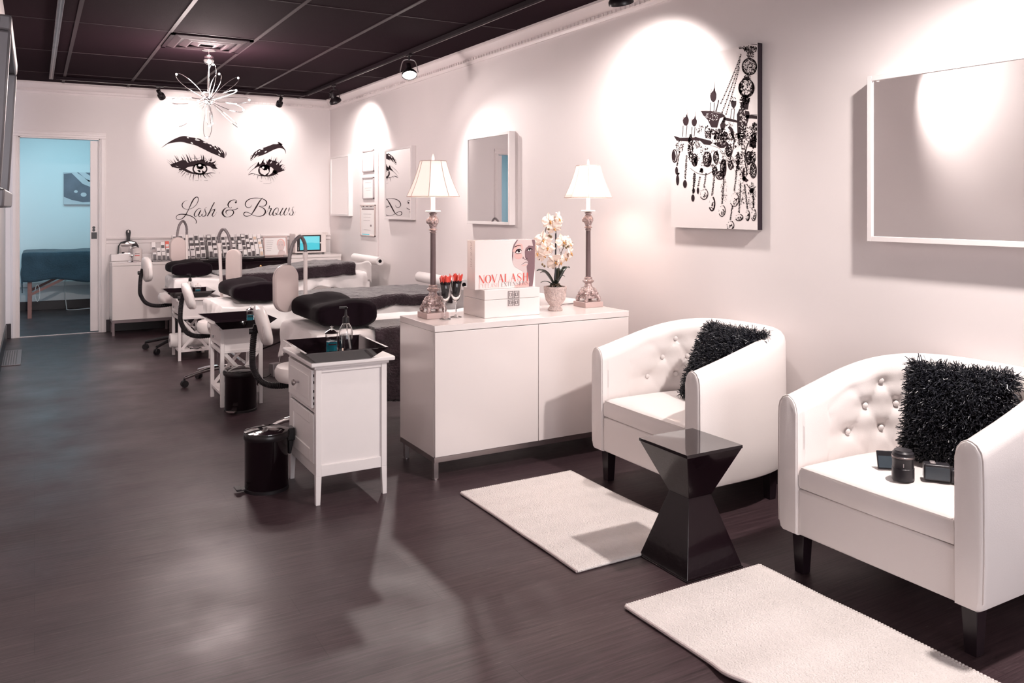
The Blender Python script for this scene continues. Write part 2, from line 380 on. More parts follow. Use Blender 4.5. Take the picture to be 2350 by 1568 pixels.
# crown moulding with dentils
CP = [(0,0),(0,-0.115),(0.012,-0.115),(0.016,-0.098),(0.026,-0.09),(0.026,-0.07),(0.042,-0.058),(0.060,-0.034),(0.066,-0.022),(0.08,-0.016),(0.08,0)]
def crown(name, axis, wallc, sgn, a0, a1):
    m = MB()
    if axis == 'Y': m.rings([[(wallc + sgn*p[0], a, CH + p[1]) for p in CP] for a in (a0, a1)])
    else: m.rings([[(a, wallc + sgn*p[0], CH + p[1]) for p in CP] for a in (a0, a1)])
    o = struct(name, m, 'trim')
    d = MB(); a = a0 + 0.02
    while a < a1 - 0.02:
        if axis == 'Y': d.box(min(wallc+sgn*0.024, wallc+sgn*0.036), max(wallc+sgn*0.024, wallc+sgn*0.036), a, a+0.022, CH-0.092, CH-0.073)
        else: d.box(a, a+0.022, min(wallc+sgn*0.024, wallc+sgn*0.036), max(wallc+sgn*0.024, wallc+sgn*0.036), CH-0.092, CH-0.073)
        a += 0.045
    d.obj('dentil_band', 'trim', o)
crown('trim_1', 'Y', XW, -1, YF, YW); crown('trim_2', 'X', YW, -1, XL, XW); crown('trim_3', 'Y', XL, 1, YF, 9.7)
# baseboards
struct('baseboard_right', MB().box(XW-0.012, XW, YF, YW, 0, 0.13), 'base', bevel=0.003)
struct('baseboard_left', MB().box(XL, XL+0.012, YF, 9.66, 0, 0.155), 'base', bevel=0.003)
mb = MB(); mb.box(XL, -0.205, YW-0.012, YW, 0, 0.15); mb.box(0.66, XW, YW-0.012, YW, 0, 0.13)
struct('baseboard_back', mb, 'base', bevel=0.003)
struct('trim_4', MB().prism([(YW, 0.935), (YW-0.012, 0.94), (YW-0.014, 0.972), (YW-0.028, 0.985), (YW-0.030, 0.998), (YW, 1.0)], 0.66, XW, 'YZ'), 'trim')
# door casing, jamb and the pocket door
dr = bpy.data.objects.new('door_1', None); COL.objects.link(dr); dr.location = (0.23, YW, 0); tag(dr, kind='structure')
def local(mb, loc): bmesh.ops.translate(mb.bm, vec=-Vector(loc), verts=mb.bm.verts); return mb
mb = MB()
for (a, b) in ((-0.205, -0.142), (0.60, 0.66)): 
    mb.box(a, b, YW-0.016, YW, 0, 2.05); mb.box(a+0.012, b-0.02 if a < 0 else b-0.012, YW-0.024, YW, 0, 2.05)
mb.box(-0.205, 0.66, YW-0.016, YW, 2.05, 2.115); mb.box(-0.205, 0.66, YW-0.024, YW, 2.075, 2.10)
local(mb, dr.location).obj('door_casing', 'trim', dr, bevel=0.003)
mb = MB(); mb.box(DX0, DX0+0.012, YW, YW+0.13, 0, DZ); mb.box(DX0, DX1, YW, YW+0.13, DZ-0.012, DZ); mb.box(DX1-0.010, DX1, YW, YW+0.045, 0, DZ)
local(mb, dr.location).obj('door_jamb', 'trim', dr)
mb = MB(); mb.box(0.512, 0.72, YW+0.048, YW+0.082, 0.012, 2.03)
slab = local(mb, dr.location).obj('door_panel', 'trim', dr, bevel=0.002)
mb = MB(); mb.box(0.522, 0.575, YW+0.043, YW+0.048, 0.99, 1.06); mb.cyl((0.545, YW+0.048, 1.11), 0.0145, 0.006, M=Matrix.Rotation(R(90), 3, 'X')); mb.cyl((0.545, YW+0.048, 1.082), 0.0145, 0.006, M=Matrix.Rotation(R(90), 3, 'X'))
local(mb, dr.location).obj('latch_plate', 'black_satin', slab)
struct('trim_5', MB().box(DX0, DX1, YW+0.02, YW+0.045, 0, 0.006), 'steel')   # threshold strip
# cable cover on the right wall
struct('trim_6', MB().box(XW-0.014, XW, 8.165, 8.195, 0.80, 2.0), 'trim', bevel=0.003)

# ------------------------------------------------------------------ ceiling fittings
# air vent
vt = thing('ceiling_vent', 'black louvred air vent set in the dark tiled ceiling', 'vent', (1.163, 6.80, CH))
mb = MB(); O = 0.295
for (a, b, c, d) in ((-O, O, -O, -O+0.03), (-O, O, O-0.03, O), (-O, -O+0.03, -O, O), (O-0.03, O, -O, O)): mb.box(a, b, c, d, -0.014, -0.001)
mb.obj('frame', 'vent_black', vt)
MB().box(-O+0.02, O-0.02, -O+0.02, O-0.02, -0.004, -0.002).obj('backing', 'black_satin', vt)
for q in (0.215, 0.135, 0.060):
    mb = MB(); o_ = q+0.042
    mb.rings([[(-o_,-o_,-0.005),(o_,-o_,-0.005),(o_,o_,-0.005),(-o_,o_,-0.005)], [(-q,-q,-0.024),(q,-q,-0.024),(q,q,-0.024),(-q,q,-0.024)], [(-q+0.008,-q+0.008,-0.024),(q-0.008,-q+0.008,-0.024),(q-0.008,q-0.008,-0.024),(-q+0.008,q-0.008,-0.024)], [(-q+0.008,-q+0.008,-0.012),(q-0.008,-q+0.008,-0.012),(q-0.008,q-0.008,-0.012),(-q+0.008,q-0.008,-0.012)]], True, False, False)
    mb.obj('louvre', 'vent_fin', vt, smooth=False)

# track: painted rails; the left run is a bare metal channel
def rail(name, label, boxes, m, slots):
    t = thing(name, label, 'track rail', boxes[0][:2] + (CH,)); L0 = t.location
    mb = MB()
    for x0, y0, x1, y1 in boxes: mb.box(min(x0,x1)-0.018, max(x0,x1)+0.018, min(y0,y1)-0.018, max(y0,y1)+0.018, CH-0.034, CH-0.004)
    local(mb, L0).obj('rail_body', m, t, bevel=0.002)
    mb = MB()
    for x0, x1, y0, y1 in slots: mb.box(x0, x1, y0, y1, CH-0.0355, CH-0.034)
    local(mb, L0).obj('contact_strip', 'steel', t)
rail('light_track', 'black light track running along the ceiling beside the right wall', [(2.645, -1.0, 2.645, 9.22)], 'track_black', [(2.6535, 2.6555, -1.0, 9.2), (2.658, 2.659, -1.0, 9.2)])
rail('light_track', 'black light track across the ceiling in front of the eye mural wall', [(0.20, 9.25, 2.60, 9.25)], 'track_black', [(0.22, 2.6, 9.258, 9.2595)])
rail('light_track', 'worn bare metal light track on the left of the ceiling', [(0.14, -1.0, 0.14, 9.25)], 'rail_metal', [(0.136, 0.144, -1, 9.2)])

def can_head(label, loc, aim, power, parent_z=CH-0.034, angle=95):
    t = thing('track_spotlight', label, 'spotlight', loc, group='cylinder track spotlights')
    mb = MB(); mb.box(-0.035, 0.035, -0.012, 0.012, -0.012, 0); mb.cyl((0,0,-0.05), 0.006, 0.04, 10); mb.obj('track_adapter', 'black_satin', t)
    d = (Vector(aim) - Vector(loc)).normalized(); M = d.to_track_quat('Z', 'Y').to_matrix()
    c = Vector((0, 0, -0.075)) - d*0.05
    mb = MB(); mb.lathe([(0.0, 0), (0.018, 0.0), (0.020, 0.006), (0.020, 0.055), (0.034, 0.066), (0.036, 0.075), (0.036, 0.115), (0.032, 0.118)], c, 22, M, cap1=False)
    mb.obj('lamp_can', 'black_satin', t)
    MB().lathe([(0.0, 0.104), (0.031, 0.104)], c, 20, M, cap0=False, cap1=False).obj('lens', 'lens_off', t)
    light('spot_beam', 'SPOT', Vector(loc) + c + d*0.125, power, aim=Vector(aim), size=0.018, angle=angle, blend=1.0)
def par_head(label, loc, aim, power, angle=120, lens='lens_off', blend=0.7, hot=False, r=0.062, white=False, beam=True):
    t = thing('track_spotlight', label, 'spotlight', loc, group='bell track spotlights')
    mb = MB(); mb.box(-0.014, 0.014, -0.035, 0.035, -0.018, 0); mb.cyl((0,0,-0.05), 0.008, 0.035, 10); mb.obj('track_adapter', 'black_satin', t)
    d = (Vector(aim) - Vector(loc)).normalized(); M = d.to_track_quat('Z', 'Y').to_matrix()
    c = Vector((0, 0, -0.135)) - d*0.045
    side = M @ Vector((1, 0, 0))
    mb = MB(); mb.tube(spline([tuple(Vector((0,0,-0.045))), tuple(Vector((0,0,-0.06)) + side*0.05), tuple(c + d*0.06 + side*(r+0.012))], 6), 0.004, 6)
    mb.tube(spline([tuple(Vector((0,0,-0.045))), tuple(Vector((0,0,-0.06)) - side*0.05), tuple(c + d*0.06 - side*(r+0.012))], 6), 0.004, 6)
    mb.obj('yoke', 'silver' if hot else 'black_satin', t)
    mb = MB(); mb.lathe([(0.0, -0.02), (0.02, -0.02), (0.022, 0.03), (0.034, 0.045), (r*0.8, 0.06), (r, 0.078), (r, 0.095), (r-0.006, 0.096)], c, 26, M, cap1=False)
    mb.obj('lamp_bell', 'black_satin', t)
    if white: MB().lathe([(r-0.008, 0.088), (r+0.003, 0.088), (r+0.003, 0.106), (r-0.008, 0.106)], c, 26, M, cap0=False, cap1=False).obj('rim', 'white_plastic', t)
    MB().lathe([(0.0, 0.092), (r-0.012, 0.090), (r-0.006, 0.088)], c, 24, M, cap0=False, cap1=False).obj('lens', lens, t)
    if beam: light('spot_beam', 'SPOT', Vector(loc) + c + d*0.112, power, aim=Vector(aim), size=0.045, angle=angle, blend=blend)
TZ = CH - 0.034
can_head('left cylinder spotlight aimed at the wider eye on the mural', (1.123, 9.25, TZ), (1.47, 9.8, 2.15), 13, angle=104)
can_head('right cylinder spotlight aimed at the narrower eye on the mural', (2.359, 9.25, TZ), (2.34, 9.8, 2.13), 13, angle=104)
par_head('black bell spotlight in the far corner of the ceiling track', (2.645, 8.24, TZ), (3.12, 8.50, 1.75), 42, 130)
par_head('lit bell spotlight glaring towards the viewer beneath the crown moulding', (2.645, 6.28, TZ), (2.345, 5.08, 0.45), 42, 124, lens='bulb_big', blend=0.6, hot=True)
par_head('large black bell spotlight cut by the top edge above the chandelier canvas', (2.645, 3.47, TZ), (3.12, 3.80, 1.45), 50, 136, r=0.066)
par_head('bell spotlight above the nearest armchair', (2.645, 1.36, TZ), (2.35, 2.2, 0.4), 125, 140, blend=0.85)
par_head('white rimmed spotlight cut by the top edge on the left track', (0.14, 4.42, TZ), (-0.27, 3.15, 1.95), 48, 125, r=0.065, white=True)
par_head('bell spotlight on the left track above the viewer, aimed across the room', (0.14, 2.45, TZ), (1.5, 6.0, 0.2), 20, 80, blend=0.9)
par_head('added unseen bell spotlight on the left track, brightening the back furniture', (0.14, 3.35, TZ), (1.35, 8.6, 0.7), 150, 62, blend=1.0)  # extra head out of view, added to brighten the back of the room

# sputnik chandelier
CC = Vector((1.215, 7.0, 2.185))
ch = thing('loop_chandelier', 'chrome starburst chandelier with wire loops and tiny glowing bulbs', 'chandelier', CC)
MB().sphere((0,0,0), 0.036, 24, 16).obj('hub', 'chrome', ch)
mb = MB(); mb.cyl((0.0, 0, 0.40), 0.052, 0.022, 28); mb.sphere((0,0,0.33), 0.042, 20, 12); mb.cyl((0,0,0.02), 0.005, 0.38, 10); mb.obj('ceiling_mount', 'chrome', ch)
dirs = [(-0.95,0.1,0.78),(0.92,0.1,0.80),(0.02,-0.6,1.0),(0.10,-0.75,0.55),(-1,-0.35,-0.12),(-0.85,0.5,0.0),(1,-0.25,0.05),(0.85,-0.7,-0.30),(0.55,-0.9,0.22),
        (-0.85,0.25,-0.78),(0.85,-0.2,-0.80),(-0.1,-0.6,-0.62),(0.02,0.4,-1.0),(0.25,0.9,-0.55),(-0.45,-1,-0.15),(0.05,1.0,0.35)]
for i, d in enumerate(dirs):
    d = Vector(d).normalized(); side = d.cross(Vector((0.3*math.sin(i*2.1), math.cos(i*1.7), 0.4))).normalized(); Ln = 0.315
    pts = []
    for k in range(25):
        t = k/24; a = PI*2*t
        r = 0.03 + (Ln-0.03)*(0.5-0.5*math.cos(a)); wd = 0.042*math.sin(a)*(0.35+0.65*(r/Ln))
        pts.append(d*r + side*wd)
    lp = MB().tube(pts, 0.0023, 6).obj('wire_loop', 'chrome', ch)
    MB().sphere(tuple(d*(Ln-0.004)), 0.0075, 10, 8).obj('bulb', 'bulb', lp)
for dz, dx in ((0.26, 0.0), (-0.1, 0.16), (-0.1, -0.16)):
    light('chandelier_glow', 'POINT', CC + Vector((dx, -0.05, dz)), 17.0, PINK, size=0.09)

# ------------------------------------------------------------------ wall decoration: eye mural and lettering
YD = YW - 0.0022
def onwall(sx, sy, ox, oy, dy=0.0):
    def f(x, y):
        X, Z = wall_pt(ox + x/sx, oy + y/sy, YW); return (X, YD - dy, Z)
    return f
eyeL = onwall(2091/160, 1568/120, 365, 305); eyeR = onwall(1643/110, 1568/105, 560, 320)
def mural(name, label, cat, black, white, fn):
    ik = Ink(fn)
    black(ik); o = ik.obj(name, 'ink'); tag(o, label, cat)
    if white:
        f2 = lambda x, y: (lambda p: (p[0], p[1]-0.0008, p[2]))(fn(x, y))
        k2 = Ink(f2); white(k2); k2.obj('highlight_cutouts', 'white_ink', o)
    return o
def browL(k):
    top = [(60,455),(230,320),(400,215),(560,140),(700,98),(800,98),(900,128),(1020,140),(1120,158),(1240,185),(1300,225),(1450,300),(1600,370),(1750,410),(1850,480),(1930,560),(1965,640)]
    bot = [(1955,760),(1870,730),(1720,665),(1560,600),(1400,520),(1240,440),(1120,385),(1000,345),(860,315),(700,275),(560,275),(400,300),(230,325)]
    # as a strip
    t = spline(top, 5); b = spline(bot[::-1] + [(1965,700)], 5); n = 40
    def at(q, s):
        i = s*(len(q)-1); a = int(min(i, len(q)-2)); f = i-a; return (q[a][0]*(1-f)+q[a+1][0]*f, q[a][1]*(1-f)+q[a+1][1]*f)
    T = [k.mb.v(k.fn(*at(t, j/n))) for j in range(n+1)]; B = [k.mb.v(k.fn(*((60,455) if j == 0 else at(b, j/n)))) for j in range(n+1)]
    for j in range(n): k.mb.face([T[j], T[j+1], B[j+1], B[j]])
    k.stroke([(2000,560,6),(2008,640,22),(1990,720,6)]); 
def browLw(k):
    for a in ((865,145,32,16,.4),(1115,165,30,14,.2),(1150,215,75,20,.15),(985,305,40,16,.5),(1375,290,60,15,.25),(1500,325,60,12,.35),(1545,415,32,15,.6),(1625,390,45,16,.4),(1685,465,42,15,.6),(1740,430,50,12,.8),(1815,560,60,17,.9),(1805,655,40,14,.7),(1870,540,70,9,1.1)): k.ell(a[0],a[1],a[2],a[3],12,a[4])
mural('eyebrow_decal', 'black vinyl eyebrow decal, the longer left one on the back wall', 'wall decal', browL, browLw, eyeL)
def strip(k, top, bot, n=30):
    t = spline(top, 6); b = spline(bot, 6)
    at = lambda q, s: (lambda i: (lambda a, f: (q[a][0]*(1-f)+q[a+1][0]*f, q[a][1]*(1-f)+q[a+1][1]*f))(int(min(i, len(q)-2)), i-int(min(i, len(q)-2))))(s*(len(q)-1))
    T = [k.mb.v(k.fn(*at(t, j/n))) for j in range(n+1)]; B = [k.mb.v(k.fn(*at(b, j/n))) for j in range(n+1)]
    for j in range(n): k.mb.face([T[j], T[j+1], B[j+1], B[j]])
def eyeLb(k):
    strip(k, [(330,945),(480,900),(600,850),(700,815),(850,830),(1000,850),(1150,820),(1300,800),(1430,850),(1560,880),(1650,930),(1720,1040),(1770,1075)],
             [(420,1030),(560,1060),(680,1075),(790,1080),(840,1040),(950,1010),(1060,1000),(1180,985),(1300,985),(1440,985),(1530,1010),(1600,1070),(1700,1085)])
    strip(k, [(600,1080),(700,1070),(800,1080),(900,1130),(1000,1175),(1120,1205),(1250,1210),(1400,1215),(1550,1190),(1690,1205)],
             [(590,1130),(700,1110),(790,1160),(880,1200),(980,1225),(1100,1245),(1230,1260),(1400,1245),(1550,1210),(1690,1212)])
    k.ring(1225, 1085, 205, 150, 46); k.ell(1240, 1000, 125, 78); k.ell(1250, 1040, 75, 60)
    for p in ([(1140,1010,20),(1170,1080,26),(1215,1120,6)], [(1300,1100,4),(1320,1160,70),(1350,1215,90)]): k.stroke(p)
    for (x, y, x2, y2, wd) in ((560,840,455,670,34),(590,850,520,680,24),(500,920,425,770,30),(460,950,320,800,22),(400,930,235,795,10),(430,1020,235,860,12),(410,1030,330,950,26),(720,820,650,700,40),(790,820,690,640,22),(890,850,800,630,56),(950,840,875,600,22),(990,840,900,720,22),(1080,840,1040,640,34),(1130,830,1060,650,16),(1180,850,1120,760,16),(1280,830,1250,640,30),(1330,830,1315,650,56),(1400,850,1385,740,28),(1400,880,1500,770,14),(1530,850,1560,760,60),(1460,890,1580,700,14),(1600,900,1700,830,50),(1620,980,1720,900,20),(1600,990,1760,940,14),(1600,1050,1740,1010,10)):
        mx, my = (x+x2)/2 + 14, (y+y2)/2 + 12; k.stroke([(x,y,wd),(mx,my,wd*0.7),(x2,y2,2)])
    for (x, y, x2, y2, wd) in ((690,1110,560,1215,16),(740,1130,640,1245,22),(790,1180,670,1325,20),(850,1200,770,1350,10),(890,1220,860,1280,22),(960,1230,910,1410,16),(1045,1240,1020,1460,26),(1120,1250,1065,1305,10),(1180,1250,1185,1410,24),(1250,1255,1265,1355,26),(1320,1250,1420,1380,34),(1400,1245,1475,1335,14),(1440,1240,1550,1355,20),(1520,1225,1615,1315,10),(1620,1080,1625,1160,10),(1640,1100,1695,1180,7)):
        mx, my = (x+x2)/2 - 8, (y+y2)/2; k.stroke([(x,y,wd),(mx,my,wd*0.7),(x2,y2,2)])
    for (x, x2, y) in ((900,960,1410),(1080,1180,1430),(1230,1270,1420),(1350,1460,1432)): k.stroke([(x,y,3),(x2,y,6)])
    k.stroke([(1800,1180,4),(1812,1215,8)]); k.stroke([(960,755,6),(1100,770,8),(1240,750,5)])
def eyeLw(k):
    k.ell(1220, 975, 48, 34); k.ell(1350, 1010, 26, 16); k.stroke([(1110,980,34),(1100,1060,24),(1190,1130,60),(1230,1180,50)])
    k.poly([(1340,1010),(1390,1040),(1400,1110),(1350,1160),(1290,1120),(1330,1070)]); k.poly([(1100,1130),(1200,1110),(1280,1120),(1260,1190),(1150,1190)])
    for a in ((840,850,60,14,.9),(925,830,44,14,1.0),(1000,800,50,13,.9),(1100,810,40,12,1.1),(1410,845,45,11,-.8),(1480,868,36,12,-.9),(540,1005,45,6,.4),(1200,800,22,26,0)): k.ell(a[0],a[1],a[2],a[3],12,a[4])
mural('eye_decal', 'black vinyl eye decal with long lashes, wider left one on the back wall', 'wall decal', eyeLb, eyeLw, eyeL)
def browR_(k):
    strip(k, [(225,730),(235,560),(420,400),(560,320),(660,290),(870,215),(1000,165),(1130,165),(1190,130),(1270,175),(1360,280),(1420,370),(1435,495)],
             [(230,735),(300,690),(400,600),(520,575),(640,535),(800,465),(950,385),(1080,330),(1200,300),(1300,310),(1370,345),(1410,420),(1430,498)])
    k.stroke([(1150,95,5),(1200,125,60),(1300,200,70)])
def browRw(k):
    for a in ((740,420,42,20,-.6),(515,405,42,20,-.6),(610,330,55,26,-.1),(420,460,60,12,-1.0),(300,500,75,14,-1.0),(340,590,60,11,-.9),(450,570,60,9,-.5),(310,645,36,20,-.6),(262,690,26,14,-.4),(250,600,40,14,-1.2),(1130,140,50,11,.1)): k.ell(a[0],a[1],a[2],a[3],12,a[4])
mural('eyebrow_decal', 'black vinyl eyebrow decal, the shorter right one on the back wall', 'wall decal', browR_, browRw, eyeR)
def eyeRb(k):
    strip(k, [(340,985),(440,870),(500,780),(560,850),(640,720),(740,830),(860,680),(950,720),(1060,740),(1160,790),(1240,880),(1330,1000),(1400,1060)],
             [(350,1000),(430,960),(500,930),(560,950),(640,960),(740,960),(850,950),(930,950),(1000,1010),(1010,1080),(1060,1130),(1180,1135),(1320,1085)])
    strip(k, [(140,1215),(240,1165),(330,1165),(430,1200),(560,1225),(700,1235),(850,1225),(940,1160),(1000,1080)],
             [(150,1225),(250,1190),(330,1178),(430,1215),(560,1250),(700,1270),(880,1265),(1060,1215),(1170,1140)])
    k.stroke([(1000,1060,40),(1040,1110,120),(1110,1130,110)])
    k.ring(690, 1070, 180, 165, 58); k.ell(745, 965, 150, 90); k.stroke([(155,1180,8),(250,1070,12),(350,990,16)]); k.stroke([(110,1070,4),(240,935,9),(440,790,5)])
    k.poly([(690,960),(780,960),(790,1010),(700,1070),(660,1030)]); k.stroke([(600,1100,14),(720,1150,12),(800,1130,10)])
    for (x, y, x2, y2, wd) in ((480,900,490,760,60),(430,930,440,850,14),(410,930,385,880,10),(640,820,690,650,40),(760,800,800,700,26),(870,760,890,660,50),(930,720,950,570,12),(1000,780,1040,600,14),(1050,780,1110,620,48),(1120,800,1130,600,12),(1160,850,1190,750,30),(1210,830,1305,690,30),(1240,900,1350,850,44),(1270,960,1400,880,20),(1320,1000,1410,960,30),(1350,1070,1420,1015,20)):
        k.stroke([(x,y,wd),((x+x2)/2-6,(y+y2)/2+8,wd*0.75),(x2,y2,2)])
    for (x, y, x2, y2, wd) in ((370,1190,310,1250,14),(480,1240,440,1380,18),(590,1250,595,1370,22),(640,1260,650,1360,9),(700,1270,760,1410,8),(820,1260,820,1415,22),(860,1260,925,1450,14),(940,1250,1030,1460,10),(900,1260,980,1380,8),(1000,1230,1090,1370,9),(1060,1200,1140,1300,12),(1100,1170,1180,1220,34)):
        k.stroke([(x,y,wd),((x+x2)/2+4,(y+y2)/2,wd*0.7),(x2,y2,2)])
    k.stroke([(660,1515,5),(800,1515,7),(940,1485,5)]); k.stroke([(540,1425,5),(620,1440,9)])
def eyeRw(k):
    k.ell(655, 970, 36, 38); k.ell(705, 1208, 38, 17); k.poly([(890,960),(950,975),(990,1060),(960,1150),(870,1210),(820,1215),(880,1100)])
    k.stroke([(530,1020,14),(560,985,24),(580,1040,40),(640,1110,50),(740,1140,60),(830,1110,40),(800,1020,30)])
    for a in ((545,820,22,34,.2),(590,780,14,44,.5),(690,760,30,14,-1.0),(750,830,34,14,-.8),(925,790,45,17,-.9),(1130,835,40,15,-.8),(1235,860,42,12,-.9),(1290,950,46,11,-.8),(1330,1000,40,12,-.7)): k.ell(a[0],a[1],a[2],a[3],12,a[4])
mural('eye_decal', 'black vinyl eye decal with heavy outer lashes, narrower right one on the back wall', 'wall decal', eyeRb, eyeRw, eyeR)
# script lettering, one decal per word as cut vinyl
la = onwall(2350/150, 1253/80, 395, 440); lb = onwall(2350/150, 1253/80, 545, 440)
k = Ink(la)
k.stroke([(550,318,4),(450,345,12),(380,420,30),(358,490,32),(385,560,28),(440,610,16),(520,632,12),(620,622,10),(740,585,12),(850,490,16),(920,370,22),(940,270,24),(925,210,26),(870,195,30),(790,250,38),(720,360,42),(650,510,32),(590,640,22),(500,810,30),(420,920,30),(330,985,22),(240,1010,18),(170,985,18),(145,925,20),(190,850,22),(290,815,26),(400,812,32),(520,830,32),(640,862,28),(750,915,24),(830,985,22),(870,1060,26),(868,1120,24),(845,1155,6)])
k.stroke([(1045,632,6),(1000,605,14),(940,615,16),(860,690,26),(805,790,36),(795,850,34),(830,895,20),(880,875,10),(940,810,8),(1010,700,10)])
k.stroke([(1030,672,36),(985,760,38),(955,850,34),(985,895,18),(1060,860,8),(1120,760,5),(1185,610,6),(1215,570,10),(1250,575,5)])
k.stroke([(1175,610,14),(1190,700,26),(1215,780,34),(1195,850,28),(1130,888,16),(1075,870,22),(1062,835,26),(1085,800,14)])
k.stroke([(1150,890,5),(1250,868,5)])
k.stroke([(1520,385,32),(1450,510,34),(1360,700,36),(1265,885,38)])
k.stroke([(1300,840,8),(1400,700,10),(1480,650,22),(1530,650,36),(1490,740,36),(1440,840,36),(1465,885,22),(1530,850,8),(1600,730,4)]); k.stroke([(1490,650,12),(1555,615,8)])
o1 = k.obj('lettering_decal', 'ink'); tag(o1, 'black script word Lash on the back wall below the left eye decal', 'wall lettering')
k = Ink(la)
k.ell(2288, 385, 34, 36)
k.stroke([(2300,375,14),(2325,345,16),(2310,310,16),(2240,295,18),(2150,310,26),(2060,370,42),(2010,460,48),(2025,530,34),(2060,580,16),(2110,592,14),(2142,572,10),(2110,552,8)])
k.stroke([(2010,560,6),(1930,590,20),(1850,660,46),(1810,760,64),(1840,840,52),(1900,895,28),(1980,912,12),(2080,895,20),(2170,830,34),(2210,745,38),(2180,680,30),(2100,660,24),(2010,665,26),(1945,700,36),(1935,750,26),(1960,800,10),(2000,838,4)])
k.stroke([(2090,660,16),(2200,655,18),(2290,635,22),(2370,590,24)])
o2 = k.obj('lettering_decal', 'ink'); tag(o2, 'black script ampersand between the two words on the back wall', 'wall lettering')
k = Ink(lb)
k.stroke([(515,470,4),(490,530,14),(430,570,16),(350,565,20),(290,510,26),(278,440,32),(320,350,34),(410,280,28),(530,240,24),(680,228,18),(820,240,16),(930,270,20),(1010,320,34),(1048,395,40),(1010,480,34),(940,520,22),(850,520,14),(765,522,10)])
k.stroke([(770,528,14),(880,565,20),(960,620,34),(1002,700,46),(985,780,46),(920,850,34),(830,880,22),(730,885,14),(620,865,16),(520,825,16),(430,770,18),(330,735,20),(250,750,28),(225,810,30),(260,865,26),(340,882,20),(430,862,20),(500,815,22),(590,690,44),(700,500,50),(800,340,40),(870,250,22),(910,215,6)])
k.stroke([(1015,820,4),(1070,720,8),(1120,600,10),(1155,510,34),(1135,590,28)]); k.stroke([(1120,600,10),(1170,605,16),(1215,615,38),(1175,710,38),(1140,800,34),(1170,848,20),(1215,820,10),(1255,770,8)])
k.stroke([(1245,790,10),(1330,650,30),(1420,580,16),(1465,620,18),(1460,710,14),(1400,820,12),(1330,850,14),(1280,840,36),(1275,770,36),(1330,650,28),(1420,580,16)])
k.stroke([(1370,755,6),(1385,780,44),(1395,810,20),(1450,830,10),(1510,790,8)]); 
k.stroke([(1640,585,28),(1580,680,34),(1530,790,36),(1550,845,20),(1610,830,9),(1680,760,8)]); k.stroke([(1770,582,28),(1710,680,34),(1670,780,38),(1695,845,18),(1760,820,9),(1820,730,8),(1850,650,30),(1868,570,14)])
k.stroke([(1850,650,26),(1840,690,20)])
k.stroke([(1900,760,4),(1960,620,6),(1990,560,12),(2035,550,5)]); k.stroke([(1965,610,12),(1990,690,24),(2002,760,34),(1970,830,26),(1910,845,18),(1865,810,24),(1890,765,18)]); k.stroke([(1950,855,4),(2030,830,5),(2100,700,3)])
o3 = k.obj('lettering_decal', 'ink'); tag(o3, 'black script word Brows on the back wall below the right eye decal', 'wall lettering')

# ------------------------------------------------------------------ right wall: mirrors, canvas, certificates
def wall_mirror(label, y0, y1, z0, z1, lip=0.022, group=None, x0=3.048):
    t = thing('wall_mirror', label, 'mirror', (XW, (y0+y1)/2, z0), group=group)
    h, Wd = z1-z0, (y1-y0)/2; D = x0-XW
    mb = MB()
    mb.box(D, -0.001, -Wd, -Wd+lip, 0, h); mb.box(D, -0.001, Wd-lip, Wd, 0, h); mb.box(D, -0.001, -Wd+lip, Wd-lip, 0, lip); mb.box(D, -0.001, -Wd+lip, Wd-lip, h-lip, h)
    mb.obj('frame', 'white_paint', t, bevel=0.0015)
    MB().box(D+0.008, D+0.012, -Wd+lip-0.002, Wd-lip+0.002, lip-0.002, h-lip+0.002).obj('mirror_glass', 'mirror', t, smooth=False)
    return t
G = 'square white framed mirrors'
wall_mirror('square white framed mirror beside the far corner, left of the certificates', 8.972, 9.64, 1.225, 1.92, group=G)
wall_mirror('square white framed mirror showing the reversed mural, behind the lamp', 7.191, 7.885, 1.207, 1.905, group=G)
wall_mirror('square white framed mirror reflecting the cyan doorway, above the boxes', 5.344, 6.04, 1.195, 1.895, group=G).rotation_euler = (0, 0, 0.0085)
wall_mirror('large white framed mirror cut by the right edge above the armchairs', 0.69, 2.29, 1.187, 1.882, x0=3.045)

def cert(label, u0, v0, u1, v1, lines, clip=False):
    X = XW-0.012; y0, z1 = rwall_pt(u0, v0, X); y1, _ = rwall_pt(u1, v0, X); _, z0 = rwall_pt(u0, v1, X)
    t = thing('certificate_frame', label, 'framed certificate', (XW, (y0+y1)/2, z0)); Wd = abs(y0-y1)/2; h = z1-z0; lp = 0.014
    mb = MB(); mb.box(-0.016, 0, -Wd, -Wd+lp, 0, h); mb.box(-0.016, 0, Wd-lp, Wd, 0, h); mb.box(-0.016, 0, -Wd, Wd, 0, lp); mb.box(-0.016, 0, -Wd, Wd, h-lp, h)
    mb.obj('frame', 'silver' if not clip else 'lamp_head', t, bevel=0.002)
    MB().box(-0.008, -0.001, -Wd+lp, Wd-lp, lp, h-lp).obj('paper', 'paper', t, smooth=False)
    ik = Ink(lambda x, y: (-0.0086, Wd - x*2*Wd, h*(1-y)))
    for q in lines: ik.stroke([(q[0], q[2], q[3]), (q[1], q[2], q[3])], 1)
    if clip:
        for x in (0.2, 0.45, 0.72): ik.ell(x, 0.055, 0.05, 0.02)
        ik.poly([(0.08,0.12),(0.92,0.12),(0.92,0.16),(0.08,0.16)]); ik.ell(0.72, 0.66, 0.05, 0.035)
    ik.obj('printed_text', 'grey_ink', t)
    if clip:
        ik = Ink(lambda x, y: (-0.0088, Wd - x*2*Wd, h*(1-y))); ik.poly([(0.1,0.93),(0.62,0.93),(0.62,0.965),(0.1,0.965)]); ik.obj('cyan_stripe', 'screen', t)
